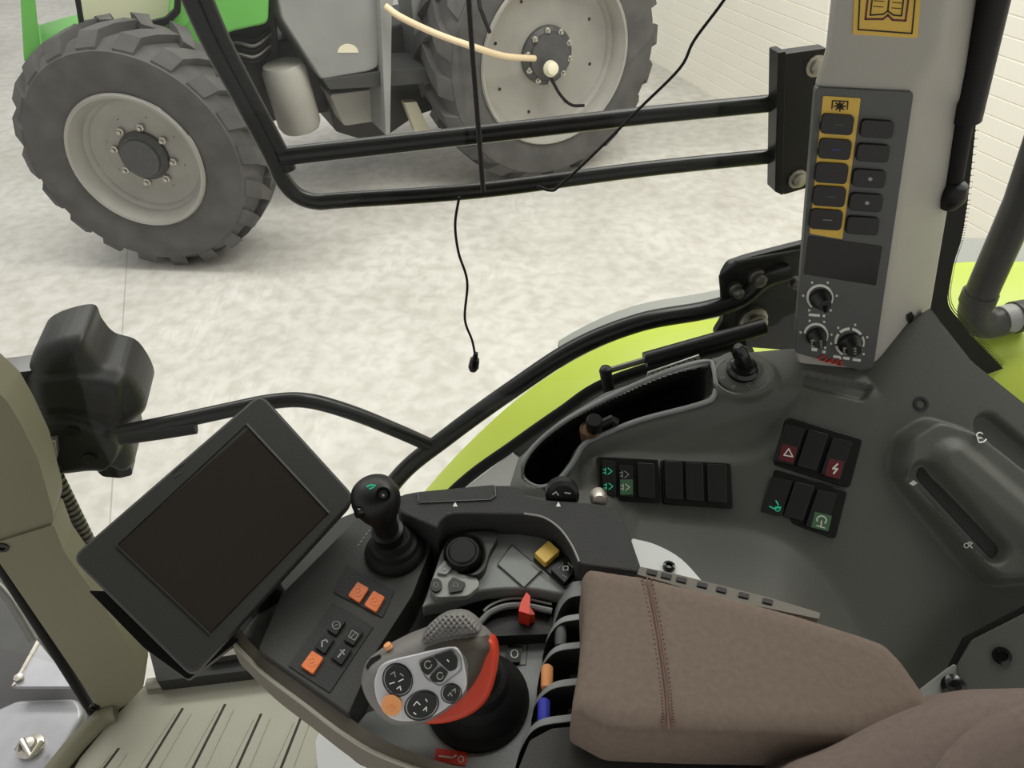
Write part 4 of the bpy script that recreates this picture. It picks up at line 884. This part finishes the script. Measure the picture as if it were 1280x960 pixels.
mb = MB(); mb.tube([PP.at(x, y, -.0) for x, y in cr([(808, 718), (822, 790), (832, 860), (836, 912)], 6)], .0007, 'thread', 6); mb.build('seam', pad)
# slotted rail behind the pad
SR = Hz(-.625); ar_ = thing('armrest_rail', 'narrow slotted metal rail along the far edge of the armrest', 'rail', SR.at(880, 740))
mb = MB(); mb.prism([(800, 708), (840, 716), (900, 731), (960, 746), (1026, 766), (1024, 774), (900, 748), (796, 718)], SR, 0, -.02, 'trim_brown', r=2)
for x in (815, 833, 852, 878, 902, 930, 960): y = 715 + (x - 815) * .25; mb.prism(rect(x, y, 13, 6, 14), SR, .0015, 0, 'tray_black', r=1)
mb.build('rail', ar_, bevel=.001)
# pale bracket behind the rail
p, n_ = hit(830, 700)
BRp = Hz(-.69); mb = MB(); br = thing('seat_mount_plate', 'pale grey metal plate with a black bolt behind the armrest', 'plate', BRp.at(840, 720))
mb.prism(cr([(790, 672), (820, 680), (852, 698), (882, 730)], 5) + [(860, 760), (800, 740), (780, 700)], BRp, 0, -.012, 'pale_grey'); mb.build('plate', br, bevel=.002)
mb = MB(); mb.lathe(BRp.at(836, 709, 0), (0, 0, 1), [(.007, 0), (.007, .003), (.004, .004), (.003, .001), (.0005, .001)], 'gloss_black', 14); mb.build('bolt', br)

# ---- small joystick
js = thing('joystick', 'small black joystick with a ball grip and round boot, beside the screen corner', 'joystick', T1.at(490, 700))
b0 = T1.at(494, 690, .0); hd = P(470, 624, .765); axj = (hd - b0)
mb = MB(); mb.lathe(b0, (0, 0, 1), [(.034, 0), (.034, .004), (.031, .010), (.028, .012), (.026, .018), (.022, .020), (.019, .028), (.016, .030), (.013, .036), (.001, .037)], 'rubber', 32); mb.build('boot', js, sharp=30)
mb = MB(); d = axj.normalized(); L = axj.length
mb.lathe(b0, d, [(.016, .015), (.016, L * .35), (.0175, L * .4), (.0175, L * .44), (.0135, L * .46), (.0135, L * .6), (.016, L * .7), (.018, L * .8)], 'satin_black', 26); mb.build('shaft', js, sharp=30)
mb = MB(); mb.lathe(b0, d, [(.012, L * .66), (.016, L * .72), (.021, L * .82), (.0245, L * .93), (.0255, L * 1.02), (.0235, L * 1.12), (.018, L * 1.18), (.010, L * 1.21), (.001, L * 1.215)], 'satin_black', 32); gp_ = mb.build('grip', js, sharp=60)
JP = Pl(hd + (CAM - hd).normalized() * .025, (CAM - hd))
mb = MB(); mb.ring(ell(479, 618, 9.5, 9.5, n=20), ell(479, 618, 7.5, 7.5, n=20), JP, .002, -.006, 'gloss_black'); mb.prism(ell(479, 618, 6, 6, n=18), JP, .001, -.006, 'key_dark'); mb.prism(rect(479, 619, 3, 3), JP, .0016, 0, 'grey_mark'); mb.build('thumb_button', gp_)
mb = MB(); mb.line([(459, 608), (464, 606), (469, 607)], JP, .0018, .0005, 'green_mark'); mb.line([(462, 611), (467, 609)], JP, .0014, .0005, 'green_mark'); mb.build('green_mark', gp_)
mb = MB(); mb.lathe(P(449, 640, .745), (-.7, -.5, .3), [(.006, -.008), (.006, .003), (.001, .004)], 'gloss_black', 12); mb.build('side_button', gp_)

# ---- multi-function drive lever
dl = thing('drive_lever', 'large grey drive lever with a silver button face and red side, in a black boot', 'lever', T5.at(600, 900, .012))
mb = MB(); c = T5.at(597, 876, .012); mb.lathe(c, (0, 0, 1), [(.052, 0), (.052, .005), (.048, .008), (.046, .012), (.044, .016), (.041, .020), (.039, .024), (.036, .030), (.032, .034), (.029, .046), (.024, .05), (.022, .07)], 'rubber', 40, xdir=(1, 0, 0), sx=1.0); mb.build('boot', dl, sharp=28)
GP = Pl(P(540, 838, .665), (V((-.02, -.62, .78))))
grip_out = cr([(452, 845), (462, 822), (500, 800), (530, 788), (560, 776), (600, 786), (616, 806), (610, 824), (600, 848), (578, 876), (540, 902), (508, 908), (484, 903), (463, 882), (453, 862)], 5, True)
red_out = cr([(500, 902), (530, 880), (570, 840), (600, 804), (615, 800), (622, 818), (619, 848), (608, 877), (584, 897), (545, 907)], 5, True)
mb = MB(); g0 = c + V((0, 0, .04)); g1_ = GP.at(575, 850, -.03); mb.tube([g0, g0.lerp(g1_, .5), g1_], [.022, .026, .032], 'rubber', 20); mb.build('neck', dl)
hf('red_side', GP, red_out, .0010, [], 'red_side', dl, drop=.035, oh=-.012, fn=lambda U, W: U * 0 - .012, round_w=.006, round_h=.006)
grip = hf('grip', GP, grip_out, .0008, [], 'grip_grey', dl, oh=-.018, drop=.03, dw=.010, round_w=.022, round_h=.022, mats=[(cr([(530, 812), (560, 800), (616, 798), (624, 830), (606, 865), (590, 878), (583, 860), (585, 830), (572, 812)], 4, True), 'grip_olive', -.004)])
plate_out = cr([(469, 846), (480, 829), (520, 818), (560, 809), (574, 813), (581, 835), (582, 862), (562, 882), (538, 897), (510, 902), (488, 898), (473, 880), (468, 862)], 5, True)
mb = MB(); mb.prism(plate_out, GP, .0035, -.008, 'silver'); fp = mb.build('face_plate', dl, bevel=.0015, seg=3)
rest = cr([(526, 804), (532, 785), (552, 770), (575, 767), (592, 776), (600, 790), (585, 794), (560, 798), (540, 804)], 5, True)
def dots(U, W): return .0012 * np.clip(np.sin(U * 2 * math.pi / .0052) * np.sin(W * 2 * math.pi / .0052) * 2, -1, 1)
hf('thumb_rest', GP, rest, .0009, [], 'grip_grey', dl, drop=.03, oh=.004, fn=lambda U, W: .004 + dots(U, W), round_w=.016, round_h=.010)
def gbtn(px, mt, marks=(), h=.0075, label=None, dome=True):
    k = MB(); k.prism(px, GP, h, .002, mt)
    for kind, q in marks:
        (k.line(q, GP, .0010, h + .0006, kind) if len(q) > 2 or True else None)
    o = k.build('button', fp, bevel=.0016, seg=3)
    if label: o['label'] = label
for q in (ell(497, 850, 17.5, 20, -20), ell(527, 882, 21, 17, -25), ell(564, 867, 12.5, 12, 0)):
    k = MB(); cx = sum(p_[0] for p_ in q) / len(q); cy = sum(p_[1] for p_ in q) / len(q)
    k.ring([((x - cx) * 1.08 + cx, (y - cy) * 1.08 + cy) for x, y in q], q, GP, .0045, .002, 'gloss_black'); k.build('button_ring', fp)
gbtn(ell(497, 850, 16, 18.5, -20), 'key_dark', [('grey_mark', [(488, 843), (493, 840), (494, 846)]), ('grey_mark', [(500, 842), (504, 845)]), ('white_mark', [(487, 855), (493, 853)]), ('white_mark', [(498, 852), (504, 849)]), ('white_mark', [(496, 861), (500, 858), (501, 863)])])
gbtn(ell(527, 882, 19, 15.5, -25), 'key_dark', [('white_mark', [(517, 882), (521, 877), (525, 881)]), ('white_mark', [(532, 874), (534, 877)]), ('white_mark', [(529, 888), (533, 884), (533, 889)]), ('white_mark', [(517, 891), (520, 893)])])
gbtn(ell(564, 867, 10.5, 10.5, 0), 'key_dark', [('grey_mark', [(560, 870), (563, 866), (565, 870)]), ('grey_mark', [(565, 864), (569, 861), (569, 866)])])
gbtn(ell(489, 882, 12.5, 13.5, -20), 'orange_soft', [('orange_line', [(483, 883), (490, 879), (495, 883), (489, 888)])], label='pale orange button')
mb = MB(); o_ = rnd([(523, 826), (566, 810), (577, 822), (577, 838), (550, 858), (532, 848)], 5); mb.line(o_, GP, .0012, .0042, 'grey_mark', True); mb.build('button_surround', fp)
gbtn(rnd([(525, 828), (540, 821), (547, 832), (535, 845), (526, 838)], 3), 'key_dark', [('grey_mark', ell(535, 831, 4.5, 5, n=8))])
gbtn(rnd([(541, 820), (564, 813), (572, 824), (571, 836), (562, 840)], 3), 'key_dark', [('white_mark', [(559, 825), (561, 827)])])
gbtn(rnd([(549, 834), (560, 842), (553, 853), (542, 853), (536, 847)], 3), 'key_dark', [('grey_mark', ell(550, 845, 4, 4.5, n=8))])
mb = MB(); q = GP.at(484, 806, -.008); mb.lathe(q, (-.4, .3, .8), [(.0035, -.004), (.0035, .0005), (.001, .001)], 'orange_soft', 12); o = mb.build('side_button', dl); o['label'] = 'small orange side button'
mb = MB(); mb.prism([(456, 834), (462, 824), (474, 818), (476, 822), (464, 830), (459, 838)], GP, -.006, -.02, 'gloss_black'); mb.build('rocker', dl, bevel=.001)

# ================================================================== SCREEN
sA, sB, sC, sD = P(90, 696, .72), P(326, 492, .85), P(444, 620, .835), P(240, 845, .705)
MN = Pl3(sA, sB, sD)
mo = thing('display_screen', 'dark tilted touch screen monitor with a wide black bezel, switched off', 'monitor', MN.at(240, 845))
so_ = rnd([(88, 696), (326, 490), (446, 622), (240, 846)], 16, 6)
mb = MB(); mb.prism(so_, MN, 0, -.022, 'bezel'); bz = mb.build('bezel', mo, bevel=.004, seg=4)
mb = MB(); mb.prism(rnd([(112, 716), (326, 510), (436, 624), (242, 838)], 14, 5), MN, -.022, -.04, 'satin_black'); mb.build('back_shell', mo, bevel=.006)
sp = [(146, 682), (313, 534), (410, 642), (262, 792)]
mb = MB(); mb.prism(sp, MN, .0006, -.002, 'screen'); mb.build('glass', mo)
mb = MB(); mb.line([(146, 682), (262, 792)], MN, .0016, .0016, 'bezel'); mb.line([(309, 530), (411, 640)], MN, .0022, .002, 'panel_grey'); mb.line([(146, 682), (309, 530)], MN, .0008, .0008, 'gloss_black'); mb.line([(411, 640), (262, 792)], MN, .0008, .0008, 'gloss_black'); mb.build('screen_edge', mo)
mb = MB(); mb.line([(216, 590), (224, 583), (229, 580)], MN, .0010, .0008, 'groove'); mb.line([(217, 596), (226, 590)], MN, .0007, .0008, 'panel_grey'); mb.build('badge', mo)
mb = MB(); mb.prism([(110, 738), (180, 810), (235, 850), (300, 800), (180, 740)], MN, -.042, -.06, 'satin_black', r=5); mb.build('mounting_bracket', mo, bevel=.003)
mb = MB(); mb.tube([MN.at(280, 700, -.04), MN.at(330, 745, -.08), Hz(-.74).at(345, 770)], .022, 'satin_black', 16); mb.build('arm', mo)

# ================================================================== CAB FLOOR, FRONT PILLAR, STEP
FL = Hz(-1.2)
cf = thing('cab_floor_mat', 'beige ribbed cab floor with dark grooves, bottom left', 'floor mat', FL.at(250, 950))
mb = MB(); mb.prism([(182, 856), (345, 832), (700, 800), (900, 1000), (700, 1100), (70, 1100), (60, 985), (130, 898)], FL, -.004, -.05, 'groove'); mb.build('base', cf)
def gl_(x0, y0, x1, y1, y): return x0 + (x1 - x0) * (y - y0) / (y1 - y0)
mb = MB(); gl = [((124, 968), (148, 936)), ((184, 958), (228, 886)), ((242, 958), (281, 881)), ((297, 958), (326, 893)), ((348, 968), (376, 897)), ((402, 968), (424, 905)), ((456, 968), (474, 905))]
def ext(g, y): (x0, y0), (x1, y1) = g; return (x0 + (x1 - x0) * (y - y0) / (y1 - y0), y)
mb.prism([(182, 856), (345, 832), (700, 800), (900, 1000), (700, 1090), (20, 1090), (100, 948), (140, 900)], FL, 0, -.004, 'beige_floor')
for g in gl:
    (x0, y0), (x1, y1) = g; e_ = ext(g, 1080); mb.line([e_, (x1, y1)], FL, .0042, .0004, 'groove')
    for o1, o2 in ((-14, -10), (14, 10)): mb.line([(e_[0] + o1 * 1.3, 1080), (x1 + o2, y1 + 6)], FL, .0025, .0012, 'beige_floor')
mb.build('ribbed_surface', cf)
mb = MB(); mb.tube([FL.at(x, y, .008) for x, y in cr([(40, 1000), (75, 955), (100, 925), (130, 896), (145, 890)], 5)], .016, 'beige_trim', 12); mb.build('edge_lip', cf)
mb = MB(); mb.tube([FL.at(x, y, .006) for x, y in ((184, 855), (260, 846), (345, 834), (450, 820))], .009, 'beige_floor', 10); mb.build('side_lip', cf)
mb = MB(); mb.prism([(394, 925), (404, 905), (470, 905), (520, 1000), (400, 1000)], FL, .15, 0, 'pale_grey', r=5); seat_foot = mb
# front pillar
a, b_, c = P(160, 880, 1.215), P(10, 560, .87), P(125, 892, 1.21); d0 = (b_ - a).normalized()
FPn = d0.cross(V((1, .25, 0))).normalized(); FPn = FPn if FPn.dot(CAM - a) > 0 else -FPn
FP = Pl(a, FPn)
fpil = thing('front_pillar_cover', 'beige plastic front pillar cover left of the screen, standing at the cab floor', 'pillar cover', FP.at(150, 890))
mb = MB(); mb.prism([(-80, 560), (-60, 440), (8, 500), (26, 530), (48, 575), (66, 640), (66, 655), (0, 676), (-40, 686)], FP, -.004, -.06, 'beige_trim', r=5); mb.build('upper_cover', fpil, bevel=.008, seg=3)
mb = MB(); mb.prism([(-44, 690), (0, 677), (67, 656), (80, 690), (128, 756), (146, 782), (180, 846), (180, 858), (162, 878), (140, 892), (128, 892), (-10, 690)], FP, 0, -.05, 'beige_trim', r=5); mb.build('lower_cover', fpil, bevel=.010, seg=4)
for x, y in ((3, 684), (118, 884)):
    mb = MB(); mb.lathe(FP.at(x, y, 0), FPn, [(.008, -.002), (.008, .002), (.004, .002), (.004, 0), (.0005, 0)], 'gloss_black', 12); mb.build('screw', fpil)
# ribbed seal behind it
mb = MB(); A0 = P(62, 585, 1.06); A1 = P(110, 682, 1.14); d = (A1 - A0)
pr = []; nr = 16
for i in range(nr): 
    pr += [(.013, d.length * i / nr), (.013, d.length * (i + .55) / nr), (.008, d.length * (i + .6) / nr), (.008, d.length * (i + .95) / nr)]
mb.lathe(A0, d, pr, 'steel_dark', 14); tag(mb.build('ribbed_hose', sharp=30), 'short ribbed black hose between front pillar and screen', 'hose')
# front window opening: seal, lower dark chassis and step plates
CHP = Hz(-1.42); ch = thing('front_chassis', 'dark machine frame seen through the lower front window, bottom left', 'chassis', CHP.at(40, 900))
mb = MB(); mb.prism([(-200, 640), (-40, 620), (150, 900), (100, 1100), (-200, 1100)], CHP, -.04, -.14, 'chassis'); mb.build('frame_plate', ch, bevel=.01)
mb = MB(); mb.prism([(-60, 912), (22, 874), (96, 872), (104, 890), (56, 975), (-60, 975)], CHP, -.01, -.05, 'plate_grey', r=8); mb.build('step_plate', ch, bevel=.008)
for (x, y, q) in ((40, 932, 10),):
    mb = MB(); mb.lathe(CHP.at(x - 3, y, 0), (0, 0, 1), [(.024, -.012), (.024, -.002), (.014, .002), (.012, .01), (.001, .012)], 'steel', 14); mb.tube([CHP.at(22, 938, .01), CHP.at(28, 926, .02), CHP.at(38, 945, .02), CHP.at(52, 928, .01)], .006, 'steel', 8); mb.build('locking_clip', ch)
mb = MB(); mb.prism([(46, 800), (14, 858), (92, 858), (88, 852)], CHP, .03, .02, 'plate_grey', r=1); mb.prism([(46, 800), (49, 803), (19, 855), (14, 858)], CHP, .034, .03, 'steel'); mb.lathe(CHP.at(24, 848, .032), (0, 0, 1), [(.009, 0), (.009, .006), (.001, .007)], 'steel', 6); mb.lathe(CHP.at(44, 796, .032), (0, 0, 1), [(.006, 0), (.006, .006), (.001, .007)], 'steel', 10); mb.build('corner_plate', ch)
mb = MB(); mb.tube([P(x, y, 1.3) for x, y in cr([(-20, 715), (10, 745), (44, 800)], 6)], .009, 'steel_dark', 10); mb.build('cable_harness', ch)
x = MB(); x.tube([FP.at(px_, py_, -.045) for px_, py_ in cr([(-60, 600), (0, 705), (60, 800), (110, 880), (122, 900)], 5)] + [FL.at(*p_, .0) for p_ in cr([(112, 905), (80, 945), (48, 985), (20, 1030)], 4)], .008, 'rubber', 10); o = x.build('trim_1'); struct(o)
# dark corner behind the screen
mb = MB(); mb.prism([(130, 745), (175, 770), (196, 852), (345, 834), (420, 800), (320, 720)], FL, .03, -.05, 'tray_black', r=3); mb.prism([(262, 812), (330, 800), (332, 812), (258, 824)], FL, .045, .03, 'steel_dark'); tag(mb.build('pedal_bracket', bevel=.003), 'black bracket in the corner under the screen, above the beige floor', 'bracket')

# ================================================================== SEAT
STP = Pl(P(1200, 930, .54), (-.15, -.45, .88))
se = thing('seat', 'brown-grey fabric driver seat, its side bolster at the bottom right corner', 'seat', STP.at(1250, 1100))
hf('backrest', STP, cr([(985, 962), (1040, 938), (1100, 908), (1170, 882), (1240, 866), (1320, 862), (1450, 900), (1450, 1150), (1000, 1150), (960, 1000)], 5, True), .004, [], 'fabric_dark', se, drop=.10, oh=-.035, round_w=.05, round_h=.045)
ST2 = Pl(STP.p + STP.n * .016, STP.n)
hf('side_bolster', ST2, cr([(1140, 1010), (1176, 955), (1222, 912), (1280, 884), (1350, 872), (1440, 905), (1440, 1140), (1200, 1150)], 5, True), .003, [], 'fabric_dark', se, drop=.05, oh=-.012, round_w=.035, round_h=.022)
cu_px = cr([(700, 950), (720, 938), (820, 942), (960, 946), (1060, 948), (1100, 1000), (1000, 1100), (700, 1100)], 4, True)
hf('seat_cushion', Hz(-.70), cu_px, .004, [], 'panel_black', se, drop=.05, round_w=.02, round_h=.012)

o = seat_foot.build('seat_base', se, bevel=.006); o['label'] = 'pale grey seat base on the floor'
# unseen cab roof lining above the driver, added to darken interior and reflections
mb = MB(); mb.prism3([V((-1.0, -.75, CZ + .38)), V((1.1, -.75, CZ + .38)), V((1.1, 1.0, CZ + .38)), V((-1.0, .62, CZ + .38))], V((0, 0, .08)), 'console_grey'); struct(mb.build('shade_ceiling', bevel=.02))
# ================================================================== LIGHT
w = bpy.data.worlds.new('hall_light'); sc.world = w; w.use_nodes = True; bg = w.node_tree.nodes['Background']
bg.inputs[0].default_value = (1.0, .985, .95, 1); bg.inputs[1].default_value = .66
def area(name, loc, rot, sx, sy, pw, col=(1, .97, .92)):
    l = bpy.data.lights.new(name, 'AREA'); l.shape = 'RECTANGLE'; l.size = sx; l.size_y = sy; l.energy = pw; l.color = col
    o = bpy.data.objects.new(name, l); COL.objects.link(o); o.location = loc; o.rotation_euler = rot; return o
area('hall_softbox', (-1.2, 4.2, 5.3), (0, 0, 0), 7, .9, 205)  # unseen overhead softbox, added for contrast and highlights
area('hall_softbox', (3.2, 3.2, 5.3), (0, 0, .3), 5, .9, 150)  # second unseen softbox, added to light the right side
vs_ = sc.view_settings; vs_.view_transform = 'Standard'; vs_.look = 'None'; vs_.gamma = 1; vs_.use_curve_mapping = False; vs_.exposure = .15
